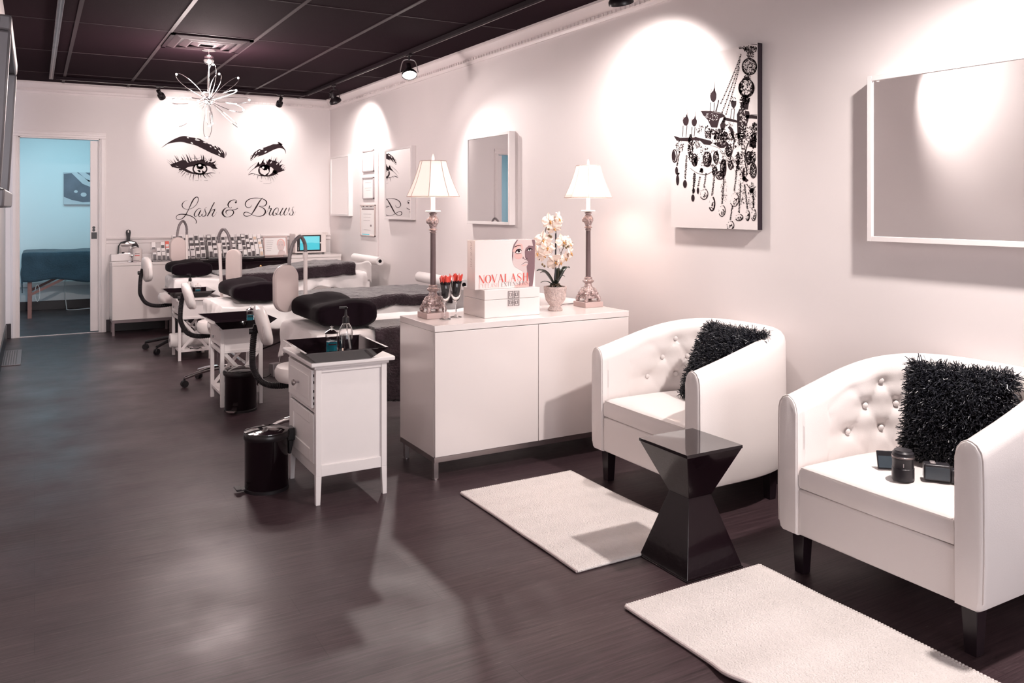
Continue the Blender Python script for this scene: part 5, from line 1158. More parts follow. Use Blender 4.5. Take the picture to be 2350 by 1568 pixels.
# ------------------------------------------------------------------ stools with ribbed back posts
def stool(label, x, y, seat_z, back, rz=0.0, base='chrome', tilt=0.0, ang0=0.3, feet_r=0.27):
    """back = (dx, z0, z1): pad position behind the seat"""
    t = thing('technician_stool', label, 'stool', (x, y, 0), rz, group='white technician stools'); r_ = 0.175
    MB().lathe([(0.0,seat_z-0.085),(r_-0.012,seat_z-0.085),(r_,seat_z-0.07),(r_+0.003,seat_z-0.03),(r_-0.01,seat_z-0.006),(r_-0.04,seat_z),(0,seat_z+0.006)], seg=36, cap0=False, cap1=False, mod=lambda a, z: 1+0.01*math.cos(5*a)).obj('seat', 'leather', t)
    MB().cyl((0,0,seat_z-0.098), 0.12, 0.012, 28).obj('seat_plate', 'black_satin', t)
    m = MB(); m.cyl((0,0,0.10), 0.026, (seat_z-0.2)/2, 16); m.cyl((0,0,0.12), 0.014, seat_z-0.215, 14); m.obj('gas_post', base, t)
    for k in range(5):
        a = ang0 + k*2*PI/5; c, s_ = math.cos(a), math.sin(a); q = feet_r
        arm = MB().tube(spline([(0.02*c,0.02*s_,0.115),(0.12*c,0.12*s_,0.105),(q*c,q*s_,0.068)], 5), lambda u: 0.019-0.007*u, 10).obj('base_arm', base, t)
        cs = MB(); Mq = Matrix.Rotation(a, 3, 'Z') @ Matrix.Rotation(R(90), 3, 'X')
        for o_ in (-0.017, 0.006): cs.cyl(Vector((q*c, q*s_, 0.026)) + Vector((-s_*o_*-1, c*o_*-1, 0))*1.0, 0.026, 0.011, 18, M=Mq)
        cs.cyl((q*c, q*s_, 0.03), 0.008, 0.036, 8); cs.obj('caster', 'black_rubber', arm)
    dx, z0, z1 = back; zs = seat_z-0.10
    path = spline([(-0.02,0,zs-0.005),(dx*0.55,0,zs-0.015),(dx*0.86,0,zs+0.015),(dx-0.005,0,zs+0.09),(dx-0.012,0,(zs+z0)/2+0.05),(dx-0.004,0,z0+0.06),(dx+0.012,0,z0+0.12)], 44)
    n = len(path)
    m = MB(); m.tube(path, lambda u: 0.0175 + 0.0017*math.sin(u*n*1.5708), 10); m.obj('ribbed_back_post', 'black_rubber', t)
    m = MB(); hgt = (z1-z0)/2; cz = (z0+z1)/2; rs = []
    for i in range(15):
        q = i/14*2-1; ring = []; e = math.sqrt(max(0.0, 1-abs(q)**3))
        for k in range(28):
            an = 2*PI*k/28; c, s_ = math.cos(an), math.sin(an)
            yy = 0.155*e*math.copysign(abs(c)**0.75, c); xx = 0.036*(0.45+0.55*e)*math.copysign(abs(s_)**0.8, s_)
            zz = q*hgt
            ring.append((dx + 0.045 + xx + 0.35*yy*yy + tilt*zz, yy, cz + zz))
        rs.append(ring)
    m.rings(rs); bk = m.obj('backrest_cover', 'leather', t)
    MB().tube([(dx+0.045-0.012, -0.158*math.cos(q)*0.98, cz-0.02+hgt*0.86*math.sin(q)) for q in [j*PI/16-PI/2 for j in range(5, 12)]], 0.0018, 5).obj('cover_zip', 'zip', bk)
    m = MB(); m.rod((dx+0.005,0,z0+0.08),(dx+0.03,0,z0+0.09),0.010,10); m.cyl((dx-0.03,0,z0+0.085), 0.017, 0.018, 14, M=Matrix.Rotation(R(90),3,'Y')); m.obj('adjust_knob', 'black_rubber', t)
    MB().tube(spline([(0.05,-0.10,seat_z-0.10),(0.02,-0.17,seat_z-0.105),(-0.02,-0.20,seat_z-0.115)], 5), 0.004, 6).obj('height_lever', 'black_satin', t)
    return t
stool('white stool nearest the viewer, its ribbed post behind the front trolley', 1.36, 4.75, 0.425, (-0.285, 0.545, 0.775), rz=R(-8), tilt=-0.22, ang0=R(26), feet_r=0.20)
stool('white stool at the middle bed head with a chrome star base', 1.225, 6.55, 0.475, (-0.275, 0.565, 0.765), rz=R(-6), tilt=-0.28, ang0=3.4)
stool('white stool farthest back with a black star base, beside the back sideboard', 1.165, 8.28, 0.532, (-0.32, 0.643, 0.872), rz=R(4), base='black_rubber', tilt=-0.06, ang0=2.6, feet_r=0.30)

# ------------------------------------------------------------------ gooseneck magnifier lamps
def mag_lamp(label, x, y, ztop, neck, head, hw, hh_, lean=0.0, yaw=0.2, headtilt=0.0, zb=0.53):
    """neck: points (dx, z) from the pole top; head: centre (dx, z)"""
    t = thing('magnifier_lamp', label, 'magnifier lamp', (x, y, 0), group='gooseneck magnifier lamps')
    m = MB(); m.box(-0.03,0.03,-0.055,0.018,zb-0.03,zb+0.035); m.box(-0.02,0.02,-0.09,-0.05,zb-0.03,zb-0.018); m.obj('bed_clamp', 'white_plastic', t, bevel=0.004)
    MB().rod((lean*0.5,0,zb), (0,0,ztop), 0.0125, 14).obj('pole', 'white_plastic', t)
    MB().cyl((0,0,ztop-0.03), 0.0165, 0.035, 16).obj('pole_collar', 'white_plastic', t)
    p = spline([(0, 0, ztop)] + [(a, -0.02*i, b) for i, (a, b) in enumerate(neck)], 12); n = len(p)
    MB().tube(p, lambda u: 0.0115+0.0007*math.sin(u*n*1.6), 12).obj('gooseneck', 'gooseneck', t)
    ex = p[-1]; hx, hz = head; rs = []
    M_ = Matrix.Rotation(yaw, 3, 'Z') @ Matrix.Rotation(headtilt, 3, 'Y')
    def cap(k, d):
        o = []
        for j in range(48):
            an = 2*PI*j/48; c, s_ = math.cos(an), math.sin(an); st = hh_-hw
            xx = (hw-k)*c; zz = (hw-k)*s_ + (st if s_ > 0 else -st)
            o.append(Vector((hx, ex[1]-0.01, hz)) + M_ @ Vector((xx, d, zz)))
        return o
    MB().rg([cap(0.012,-0.026), cap(0.004,-0.023), cap(0.0,-0.016), cap(0.0,0.014), cap(0.006,0.020), cap(0.016,0.022)]).obj('lamp_housing', 'lamp_head', t)
    MB().rg([cap(0.0005,-0.004), cap(-0.0012,-0.002), cap(-0.0012,0.002), cap(0.0005,0.004)], True, False, False).obj('housing_seam', 'zip', t)
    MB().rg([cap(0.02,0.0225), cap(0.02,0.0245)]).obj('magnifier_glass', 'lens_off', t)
mag_lamp('gooseneck magnifier lamp nearest the viewer with a large beige head', 1.494, 5.232, 1.040, [(-0.005,1.10),(-0.04,1.145),(-0.085,1.11),(-0.115,1.03),(-0.125,0.97)], (-0.150, 0.828), 0.083, 0.146, yaw=0.35)
mag_lamp('gooseneck magnifier lamp over the middle bed with its head facing left', 1.266, 6.832, 1.040, [(-0.005,1.10),(0.022,1.155),(0.055,1.12),(0.072,1.045),(0.076,0.985)], (0.092, 0.862), 0.060, 0.137, lean=0.04, yaw=-0.55)
mag_lamp('gooseneck magnifier lamp farthest back, level with the word Lash', 1.307, 8.732, 1.05, [(-0.003,1.13),(-0.035,1.19),(-0.075,1.15),(-0.095,1.07),(-0.10,1.01)], (-0.098, 0.905), 0.076, 0.130, yaw=0.25)

# ------------------------------------------------------------------ trolley tables
def bottle(x, y, z, label, h=0.195, grp='pump bottles of clear gel'):
    t = thing('pump_bottle', label, 'pump bottle', (x, y, z), group=grp); r_ = 0.0285
    MB().lathe([(0,0.0),(r_-0.003,0.0),(r_,0.003),(r_,0.078),(r_*0.9,0.096),(r_*0.62,0.110),(0.012,0.118),(0.012,0.124),(0.0105,0.124),(0.0105,0.118),(r_*0.6,0.108),(r_*0.87,0.095),(r_-0.002,0.078),(r_-0.002,0.004),(0,0.003)], seg=30, cap0=False, cap1=False).obj('bottle', 'glass', t)
    MB().lathe([(0,0.0045),(r_-0.003,0.0045),(r_-0.003,0.070),(0,0.070)], seg=30, cap0=False, cap1=False).obj('gel', 'water', t)
    MB().rod((0.002,0,0.125), (0.014,0.0,0.012), 0.003, 8).obj('dip_tube', 'white_plastic', t)
    m = MB(); m.lathe([(0.0135,0.116),(0.014,0.118),(0.0135,0.140),(0.006,0.146),(0.004,0.170),(0.006,0.172),(0.009,0.178),(0,0.182)], seg=20); m.box(-0.028, 0.004, -0.005, 0.005, 0.176, 0.183); m.obj('pump', 'black_rubber', t)
    return t
def jar(x, y, z, label, chrome=True):
    t = thing('disinfectant_jar', label, 'jar', (x, y, z), group='jars of blue disinfectant'); r_ = 0.0265
    MB().lathe([(0,0),(r_-0.002,0),(r_,0.003),(r_-0.001,0.030),(r_,0.078),(r_-0.0025,0.078),(r_-0.003,0.030),(r_-0.003,0.004),(0,0.004)], seg=28, cap0=False, cap1=False).obj('jar_glass', 'glass', t)
    MB().lathe([(0,0.0045),(r_-0.0035,0.0045),(r_-0.0035,0.045),(0,0.045)], seg=28, cap0=False, cap1=False).obj('blue_liquid', 'blue', t)
    if chrome:
        MB().lathe([(r_+0.002,0.078),(r_+0.003,0.081),(r_*0.6,0.090),(0.005,0.094),(0.003,0.098),(0.0065,0.103),(0,0.107)], seg=26).obj('lid', 'chrome', t)
        ik = Ink(lambda a, b: ((r_+0.0004)*math.cos(a-2.4), (r_+0.0004)*math.sin(a-2.4), b))
        ik.stroke([(a*0.1, 0.036, 0.005) for a in range(15)], 1); ik.stroke([(0.2+a*0.1, 0.047, 0.003) for a in range(11)], 1); ik.obj('label_print', 'ink', t)
    else: MB().lathe([(r_,0.078),(r_,0.082),(0.007,0.084),(0.007,0.100),(0,0.102)], seg=24).obj('lid', 'white_plastic', t)
    return t
def tray(label, x0, x1, y0, y1, z, h, rz=0.0, mode='black_gloss'):
    t = thing('lacquer_tray', label, 'tray', ((x0+x1)/2, (y0+y1)/2, z), rz, group='black lacquer trays'); a, b = (x1-x0)/2, (y1-y0)/2; i = 0.062
    q = lambda e, zz: [(-a+e,-b+e,zz),(a-e,-b+e,zz),(a-e,b-e,zz),(-a+e,b-e,zz)]
    MB().rg([q(i+0.01,0.0), q(i,0.001), q(0.004,h-0.004), q(0,h-0.001), q(0.002,h), q(0.012,h-0.001), q(i-0.002,0.008), q(i+0.008,0.0065)]).obj('dish', mode, t, smooth=False)
    MB().box(-a+i+0.02, -a+i+0.085, -b+i-0.006, -b+i+0.02, 0.0072, 0.0082).obj('card_slip', 'paper', t)
    return t
# front cabinet trolley
t = thing('cabinet_trolley', 'white painted cabinet trolley with drawer and door, nearest the viewer', 'cabinet', (1.085, 3.635, 0)); CW, CD = 0.335, 0.445
for i_, (lx, ly) in enumerate(((0,0),(CW-0.026,0),(0,CD-0.026),(CW-0.026,CD-0.026))):
    MB().hexa([(lx+(0.006 if lx else 0),ly+(0.006 if ly else 0),0),(lx+(0.026 if lx else 0.02),ly+(0.006 if ly else 0),0),(lx+(0.026 if lx else 0.02),ly+(0.026 if ly else 0.02),0),(lx+(0.006 if lx else 0),ly+(0.026 if ly else 0.02),0)],
              [(lx,ly,0.13),(lx+0.026,ly,0.13),(lx+0.026,ly+0.026,0.13),(lx,ly+0.026,0.13)]).box(lx, lx+0.026, ly, ly+0.026, 0.13, 0.618).obj('corner_post', 'white_paint', t, bevel=0.0015)
MB().box(-0.03, CW+0.03, -0.03, CD+0.02, 0.622, 0.642).obj('top_panel', 'white_paint', t, bevel=0.006, bseg=3)
MB().box(-0.008, CW+0.008, -0.008, CD+0.004, 0.608, 0.622).obj('top_moulding', 'white_paint', t, bevel=0.003)
MB().box(0.026, CW-0.026, 0.012, 0.02, 0.125, 0.61).obj('side_panel', 'white_paint', t)
MB().box(0.026, CW-0.026, 0.004, 0.016, 0.125, 0.175).obj('side_rail', 'white_paint', t, bevel=0.002); MB().box(0.026, CW-0.026, 0.004, 0.016, 0.59, 0.61).obj('side_rail', 'white_paint', t, bevel=0.002)
MB().box(CW-0.02, CW-0.012, 0.026, CD-0.026, 0.125, 0.61).obj('side_panel', 'white_paint', t); MB().box(0.026, CW-0.026, CD-0.02, CD-0.012, 0.125, 0.61).obj('back_panel', 'white_paint', t)
MB().box(0.02, CW-0.02, 0.02, CD-0.02, 0.125, 0.135).obj('bottom_shelf', 'white_paint', t)
MB().box(0.004, 0.016, 0.026, CD-0.026, 0.125, 0.175).obj('front_rail', 'white_paint', t, bevel=0.002); MB().box(0.004, 0.016, 0.026, CD-0.026, 0.405, 0.425).obj('front_rail', 'white_paint', t, bevel=0.002)
d = MB().box(-0.012, 0.012, 0.03, CD-0.03, 0.43, 0.60).obj('drawer', 'white_paint', t, bevel=0.002)
MB().box(-0.0145, -0.012, 0.07, CD-0.07, 0.462, 0.568).obj('raised_panel', 'white_paint', d, bevel=0.001)
MB().lathe([(0.005,0),(0.0045,0.014),(0.009,0.018),(0.0145,0.024),(0.0145,0.029),(0.010,0.033),(0,0.034)], (-0.0145, CD/2, 0.515), 22, Matrix.Rotation(R(-90), 3, 'Y')).obj('knob', 'steel', d)
d = MB(); d.box(-0.004, 0.008, 0.03, 0.085, 0.18, 0.40); d.box(-0.004, 0.008, CD-0.085, CD-0.03, 0.18, 0.40); d.box(-0.004, 0.008, 0.085, CD-0.085, 0.35, 0.40); d.box(-0.004, 0.008, 0.085, CD-0.085, 0.18, 0.235)
d = d.obj('door_frame', 'white_paint', t, bevel=0.002); MB().box(0.001, 0.006, 0.085, CD-0.085, 0.235, 0.35).obj('door_panel', 'white_paint', d)
m = MB()
for z_ in (0.445, 0.47, 0.50, 0.54, 0.57): m.box(-0.004, 0.004, 0.0265, 0.0298, z_, z_+0.012)
m.obj('hinge', 'black_satin', t)
tray('black lacquer tray on the front cabinet trolley, holding bottle and jar', 1.018, 1.398, 3.54, 3.96, 0.6425, 0.056, rz=R(-2))
bottle(1.268, 3.77, 0.6505, 'clear pump bottle on the front tray beside the blue jar').scale = (1.12, 1.12, 1.17)
jar(1.203, 3.78, 0.6505, 'small blue jar with chrome lid on the front tray').scale = (1.1, 1.1, 1.18)

def xtable(label, x, y, W=0.275, D=0.38, H=0.535):
    t = thing('cross_side_table', label, 'side table', (x, y, 0), group='white cross frame tables'); p = 0.024
    for lx in (0, W-p):
        for ly in (0, D-p): MB().box(lx, lx+p, ly, ly+p, 0, H-0.018).obj('leg', 'white_paint', t, bevel=0.0015)
    MB().box(-0.014, W+0.014, -0.014, D+0.014, H-0.018, H).obj('table_top', 'white_paint', t, bevel=0.003)
    MB().box(0.004, W-0.004, 0.006, 0.018, H-0.16, H-0.02).obj('side_panel', 'white_paint', t); MB().box(0.004, W-0.004, D-0.018, D-0.006, H-0.16, H-0.02).obj('side_panel', 'white_paint', t)
    MB().box(W-0.016, W-0.006, p, D-p, H-0.16, H-0.02).obj('back_panel', 'white_paint', t)
    d = MB().box(0.002, 0.014, p+0.003, D-p-0.003, H-0.135, H-0.03).obj('drawer', 'white_paint', t, bevel=0.0015)
    MB().lathe([(0.003,0),(0.003,0.010),(0.009,0.014),(0.008,0.019),(0,0.020)], (0.002, D/2, H-0.085), 16, Matrix.Rotation(R(-90), 3, 'Y')).obj('knob', 'chrome', d)
    MB().box(p, W-p, 0.0, 0.02, H-0.178, H-0.16).obj('rail', 'white_paint', t); MB().box(0, 0.02, p, D-p, H-0.178, H-0.16).obj('rail', 'white_paint', t)
    MB().box(0.005, W-0.005, 0.005, D-0.005, 0.075, 0.092).obj('lower_shelf', 'white_paint', t, bevel=0.001)
    for y_ in (0.010, D-0.010):
        MB().bar((p, y_, 0.092), (W-p, y_, H-0.175), 0.010, 0.022).obj('cross_brace', 'white_paint', t, smooth=False); MB().bar((p, y_+0.001, H-0.175), (W-p, y_+0.001, 0.092), 0.010, 0.022).obj('cross_brace', 'white_paint', t, smooth=False)
    return t
xt = xtable('white cross framed side table beside the middle pedal bin', 1.068, 5.725)
dup(xt, loc=(1.072, 7.625, 0), label='white cross framed side table farthest back, with a paper roll on its shelf')
tray('black lacquer tray on the middle cross framed table', 0.985, 1.385, 5.53, 6.05, 0.5355, 0.058, rz=R(2))
jar(1.285, 5.84, 0.544, 'small blue jar with chrome lid on the middle tray')
tray('black lacquer tray on the farthest cross framed table', 0.985, 1.385, 7.64, 8.06, 0.5355, 0.058)
bottle(1.215, 7.93, 0.544, 'clear pump bottle on the farthest tray')
jar(1.278, 7.90, 0.544, 'blue jar with a white lid on the farthest tray', chrome=False)
paper_roll('large white roll lying on the lower shelf of the farthest cross framed table', 1.03, 7.83, 8.17, 0.155, 0.062, group='spare rolls').rotation_euler = (0, 0, R(-90))
t = thing('plastic_pouch', 'clear crumpled pouch lying beside the roll on the lower table shelf', 'pouch', (1.21, 7.72, 0.093))
m = MB(); m.grid(lambda u, v: (-0.04+0.10*u, -0.09+0.16*v, 0.003+0.018*math.sin(PI*u)*math.sin(PI*v)+0.004*math.sin(9*u+7*v)), 14, 14); m.obj('pouch', 'acrylic', t, solid=0.001)

def bin_(label, x, y, rz, h=0.265, liner=False):
    t = thing('pedal_bin', label, 'pedal bin', (x, y, 0), rz, group='black pedal bins'); r_ = 0.100
    MB().lathe([(r_-0.003,0.0),(r_,0.004),(r_,h-0.02),(r_+0.001,h-0.018)], seg=44).obj('body', 'black_gloss2', t)
    MB().lathe([(r_-0.004,0),(r_+0.003,0.0),(r_+0.003,0.014),(r_-0.001,0.016)], seg=40, cap0=False, cap1=False).obj('base_ring', 'black_rubber', t)
    MB().lathe([(r_+0.003,h-0.03),(r_+0.005,h-0.026),(r_+0.005,h-0.006),(r_+0.001,h)], seg=44, cap0=False, cap1=False).obj('rim_band', 'black_satin', t)
    MB().lathe([(r_+0.003,h+0.001),(r_+0.002,h+0.005),(r_-0.03,h+0.013),(0.0,h+0.017)], seg=44, cap1=False).obj('lid', 'black_gloss', t)
    m = MB(); m.box(r_-0.01, r_+0.027, -0.03, 0.03, h-0.055, h+0.004); m.hexa([(r_,-.02,h-0.12),(r_+0.012,-.02,h-0.12),(r_+0.012,.02,h-0.12),(r_,.02,h-0.12)],[(r_,-.02,h-0.055),(r_+0.025,-.02,h-0.055),(r_+0.025,.02,h-0.055),(r_,.02,h-0.055)]); m.obj('hinge_cover', 'black_rubber', t, bevel=0.004)
    m = MB(); m.box(-r_-0.04, -r_+0.01, -0.022, 0.022, 0.012, 0.018); m.box(-r_-0.045, -r_-0.02, -0.03, 0.03, 0.018, 0.024); m.obj('pedal', 'steel' if liner else 'black_satin', t, bevel=0.002)
    if liner:
        rs = []
        for j, (dr, dz) in enumerate(((0.006,-0.022),(0.012,-0.008),(0.010,0.004),(0.002,0.006))):
            rs.append([((r_+dr+0.002*math.sin(7*a+j))*math.cos(a), (r_+dr+0.002*math.sin(7*a+j))*math.sin(a), h+dz+0.005*math.sin(5*a+j)) for a in [2*PI*k/48 for k in range(48)]])
        MB().rg(rs, True, False, False).obj('bin_liner', 'acrylic', t)
    return t
bin_('shiny black pedal bin in front of the front cabinet trolley', 0.952, 3.985, R(0), h=0.272)
bin_('black pedal bin with a clear liner before the middle cross framed table', 1.172, 5.605, R(52), h=0.262, liner=True)
t = thing('foot_pedal', 'small grey box with a cable on the floor under the middle bed', 'switch box', (1.645, 6.6, 0), R(20))
MB().box(-0.04,0.04,-0.03,0.03,0.0,0.10).obj('box', 'silver', t, bevel=0.004); MB().tube(spline([(-0.04,0,0.02),(-0.1,-0.02,0.006),(-0.16,0.03,0.005)],6), 0.0035, 6).obj('cable', 'black_rubber', t)

# ------------------------------------------------------------------ things on the back furniture
BZ = 0.754
# hand mirror with square face leaning on the wall
t = thing('hand_mirror', 'black handled salon mirror leaning upright on the back wall beside the jars', 'hand mirror', (0.87, 9.745, BZ)); Ml = Matrix.Rotation(R(0.3), 4, 'X')
hm = lambda x, z: Ml @ Vector((x, 0, z))
outl = [(-0.105,0.085),(-0.100,0.16),(-0.075,0.20),(-0.03,0.215),(0.03,0.215),(0.075,0.20),(0.100,0.16),(0.105,0.085),(0.108,0.02),(-0.108,0.02)]
MB().rg([[hm(x, z) + Vector((0,-0.007,0)) for x, z in outl], [hm(x, z) + Vector((0,0.007,0)) for x, z in outl]]).obj('mirror_frame', 'black_rubber', t, bevel=0.002)
MB().rg([[hm(x*0.90, 0.115+(z-0.115)*0.90) + Vector((0,-0.0085,0)) for x, z in outl], [hm(x*0.90, 0.115+(z-0.115)*0.90) + Vector((0,-0.0075,0)) for x, z in outl]]).obj('mirror_face', 'mirror', t, smooth=False)
m = MB(); hp = [(-0.018,0.21),(-0.017,0.25),(-0.024,0.30),(-0.020,0.325),(0,0.333),(0.020,0.325),(0.024,0.30),(0.017,0.25),(0.018,0.21)]
m.rings([[hm(x, z) + Vector((0,-0.008,0)) for x, z in hp], [hm(x, z) + Vector((0,0.008,0)) for x, z in hp]]); hd = m.obj('handle', 'black_rubber', t, bevel=0.003)
MB().rg([[hm(0.006*math.cos(a), 0.312+0.014*math.sin(a)) + Vector((0,-0.0088,0)) for a in [2*PI*k/14 for k in range(14)]], [hm(0.006*math.cos(a), 0.312+0.014*math.sin(a)) + Vector((0,-0.0082,0)) for a in [2*PI*k/14 for k in range(14)]]]).obj('hanging_hole', 'white_ink', hd)
t = thing('cosmetic_jar', 'white plastic tub with a small red label in front of the hand mirror', 'jar', (0.945, 9.60, BZ))
MB().lathe([(0.0,0.0),(0.044,0.0),(0.046,0.004),(0.046,0.10),(0.043,0.104)], seg=32).obj('tub', 'white_plastic', t)
MB().lathe([(0.047,0.104),(0.047,0.124),(0.030,0.138),(0.014,0.142),(0.0,0.142)], seg=32).obj('lid', 'white_plastic', t)
ik = Ink(lambda a, b: (0.0464*math.cos(a), 0.0464*math.sin(a), b)); ik.stroke([(-2.2+a*0.1, 0.062, 0.008) for a in range(11)], 1); ik.obj('red_label', 'print_red', t)
ik = Ink(lambda a, b: (0.0464*math.cos(a), 0.0464*math.sin(a), b)); ik.stroke([(-2.2+a*0.1, 0.082, 0.006) for a in range(11)], 1); ik.obj('grey_label', 'grey_ink', t)
t = thing('metal_goblet', 'small polished metal goblet before the hand mirror', 'goblet', (0.885, 9.56, BZ))
MB().lathe([(0.0,0.0),(0.024,0.0),(0.022,0.004),(0.004,0.008),(0.004,0.040),(0.012,0.050),(0.027,0.062),(0.028,0.066),(0,0.060)], seg=26).obj('cup', 'chrome', t)
t = thing('tweezer_dish', 'shallow clear dish of tools at the front of the back sideboard', 'dish', (0.895, 9.51, BZ))
MB().box(-0.05,0.06,-0.022,0.022,0,0.010).obj('dish', 'acrylic', t, bevel=0.003); MB().rod((-0.04,-0.005,0.013),(0.05,0.006,0.013),0.002,6).rod((-0.02,0.008,0.013),(0.055,-0.006,0.013),0.002,6).obj('tools', 'steel', t)
t = thing('flat_carton', 'long plain white carton lying on the back sideboard under the hand mirror', 'box', (0.72, 9.66, BZ))
MB().box(-0.02, 0.40, -0.055, 0.03, 0, 0.075).obj('carton', 'white_paint', t, bevel=0.003)
bpy.data.objects[t.name].location = (0.72, 9.745, BZ)
t = thing('small_carton', 'small white carton between the tub and the sample racks', 'box', (1.01, 9.55, BZ)); MB().box(0, 0.075, -0.03, 0.03, 0, 0.040).obj('carton', 'white_paint', t, bevel=0.002)

# acrylic stepped racks of sample packets
def rack(label, x0, x1, z0, rows, y0=9.43, step_z=0.058, step_y=0.05):
    t = thing('acrylic_rack', label, 'display rack', (x0, y0, z0), group='clear stepped display racks'); Wd = x1-x0
    MB().box(0, Wd, 0, step_y*rows+0.02, 0, 0.003).obj('rack_base', 'acrylic', t)
    for s_ in (0, Wd-0.003):
        pr = [(0,0),(step_y*rows+0.02,0),(step_y*rows+0.02,step_z*rows+0.02)] + sum([[(step_y*(rows-k)-0.0+0.0, step_z*(rows-k)+0.02),(step_y*(rows-k), step_z*(rows-k-1)+0.02)] for k in range(rows)], [])
        MB().prism(pr, s_, s_+0.003, 'YZ').obj('rack_side', 'acrylic', t)
    for k in range(rows): MB().box(0.003, Wd-0.003, step_y*k+0.008, step_y*k+0.011, step_z*k+0.003, step_z*k+0.024).obj('rack_lip', 'acrylic', t)
    return t
rp_ = random.Random(21)
def packet(x, y, z, w_, h, kind, label, grp, back=-0.24):
    t = thing('sample_packet', label, 'sample packet', (x, y, z), group=grp)
    M_ = Matrix.Rotation(back, 4, 'X')
    MB().box(-w_/2, w_/2, -0.007, 0.007, 0, h, M=M_).obj('case', kind[0], t, bevel=0.0015)
    q = kind[2]; MB().box(-w_*0.40, w_*0.40, -0.0082, -0.007, h*q[0], h*q[1], M=M_).obj('window', kind[1], t)
    return t
KW_ = ('white_paint', 'card_dark', (0.08, 0.58)); KB_ = ('white_paint', 'card_dark', (0.06, 0.78)); KN_ = ('card_dark', 'paper', (0.55, 0.92)); KT_ = ('paper', 'card_tan', (0.1, 0.6)); KR_ = ('card_red', 'paper', (0.3, 0.6)); KS_ = ('white_paint', 'card_dark', (0.1, 0.3))
rackdefs = [('clear stepped rack of sample packets at the left, on the white sideboard', 1.07, 1.262, BZ, 3, 4, 'left'),
            ('clear stepped rack of sample packets behind the farthest magnifier lamp', 1.285, 1.62, 0.7685, 4, 6, 'second'),
            ('clear stepped rack of sample packets above the middle of the black console', 1.635, 1.945, 0.7685, 4, 6, 'third'),
            ('clear stepped rack of sample packets next to the framed portrait', 1.955, 2.235, 0.7685, 4, 6, 'right')]
for label, x0, x1, z0, rows, cols, nm in rackdefs:
    rack(label, x0, x1, z0, rows)
    for r_i in range(rows):
        for c_i in range(cols):
            if rp_.random() < 0.06: continue
            wv = (x1-x0-0.012)/cols; x = x0+0.006+wv*(c_i+0.5); h = rp_.uniform(0.068, 0.088) + (0.008 if r_i == 0 else 0); kd = rp_.choice([KW_, KW_, KB_, KS_, KN_, KB_, KW_])
            if nm == 'right' and c_i >= 4: kd = rp_.choice([KT_, KW_, KS_])
            if nm == 'left' and r_i == 2 and c_i == 3: kd = KR_
            desc = {id(KW_): 'white packet with dark lower window', id(KB_): 'white packet with tall dark window', id(KS_): 'white packet with thin dark strip', id(KN_): 'dark packet with white top', id(KT_): 'white and tan packet', id(KR_): 'red packet'}[id(kd)]
            rown = ('front', 'second', 'third', 'top')[r_i]
            packet(x, 9.43+0.05*r_i+0.026, z0+0.058*r_i+0.006, wv*0.84, h, kd, '%s, %s in %s row, %s rack' % (desc, ('first','second','third','fourth','fifth','sixth')[c_i], rown, nm), 'packets in the %s rack' % nm)
# framed portrait advert
t = thing('advert_frame', 'framed pale advert with a woman portrait standing on the black console', 'picture frame', (2.385, 9.555, 0.7685)); Ml = Matrix.Rotation(R(-8), 4, 'X')
m = MB(); a_, H_ = 0.135, 0.225
for q in ((-a_, -a_+0.014, 0, H_), (a_-0.014, a_, 0, H_), (-a_+0.014, a_-0.014, 0, 0.014), (-a_+0.014, a_-0.014, H_-0.014, H_)): m.box(q[0], q[1], -0.008, 0.008, q[2], q[3], M=Ml)
m.obj('frame', 'plinth', t, bevel=0.001); MB().box(-a_+0.01, a_-0.01, -0.002, 0.004, 0.01, H_-0.01, M=Ml).obj('print', 'paper', t)
fp = lambda x, y, d: Ml @ Vector((x, -0.0025-d, y))
k = Ink(lambda x, y: fp(x, y, 0)); k.ell(0.062, 0.115, 0.042, 0.062, 24); k.poly([(0.02,0.014),(0.12,0.014),(0.10,0.06),(0.04,0.06)]); k.obj('portrait_face', 'skin_ink', t)
k = Ink(lambda x, y: fp(x, y, .0005)); k.stroke([(0.02,0.125,0.008),(0.035,0.175,0.012),(0.07,0.188,0.012),(0.10,0.16,0.014),(0.105,0.11,0.010)]); k.stroke([(0.058,0.07,0.004),(0.075,0.07,0.005)],1); k.obj('portrait_hair', 'skin_pink', t)
k = Ink(lambda x, y: fp(x, y, .001)); k.stroke([(0.036,0.125,.003),(0.052,0.127,.004)],1); k.stroke([(0.070,0.127,.004),(0.088,0.125,.003)],1)
for j in range(6): k.stroke([(-0.10,0.175-0.022*j,.002),(-0.02-0.006*j,0.175-0.022*j,.002)],1)
k.obj('advert_text', 'grey_ink', t)
# countertop microwave-like unit with cyan screen
t = thing('towel_warmer', 'white countertop appliance with a glowing cyan screen in the back right corner', 'appliance', (2.765, 9.56, 0.7855)); 
MB().box(-0.17, 0.19, -0.06, 0.19, 0.012, 0.232).obj('cabinet', 'white_plastic', t, bevel=0.006)
MB().box(-0.150, 0.130, -0.066, -0.060, 0.030, 0.218).obj('door_frame', 'black_gloss', t, bevel=0.002)
MB().box(-0.118, 0.112, -0.068, -0.066, 0.046, 0.204).obj('screen', 'screen', t, smooth=False)
k = Ink(lambda x, y: (x, -0.0685, y)); k.poly([(-0.118,0.125),(0.112,0.125),(0.112,0.204),(-0.118,0.204)]); k.obj('screen_sky', 'screen_light', t)
k = Ink(lambda x, y: (x, -0.0692, y)); k.stroke([(-0.06,0.122,.002),(-0.02,0.126,.006),(0.03,0.127,.005),(0.06,0.123,.002)]); k.obj('screen_island', 'screen', t)
m = MB(); 
for z_ in (0.05, 0.07, 0.19): m.sphere((-0.137, -0.067, z_), 0.005, 8, 6)
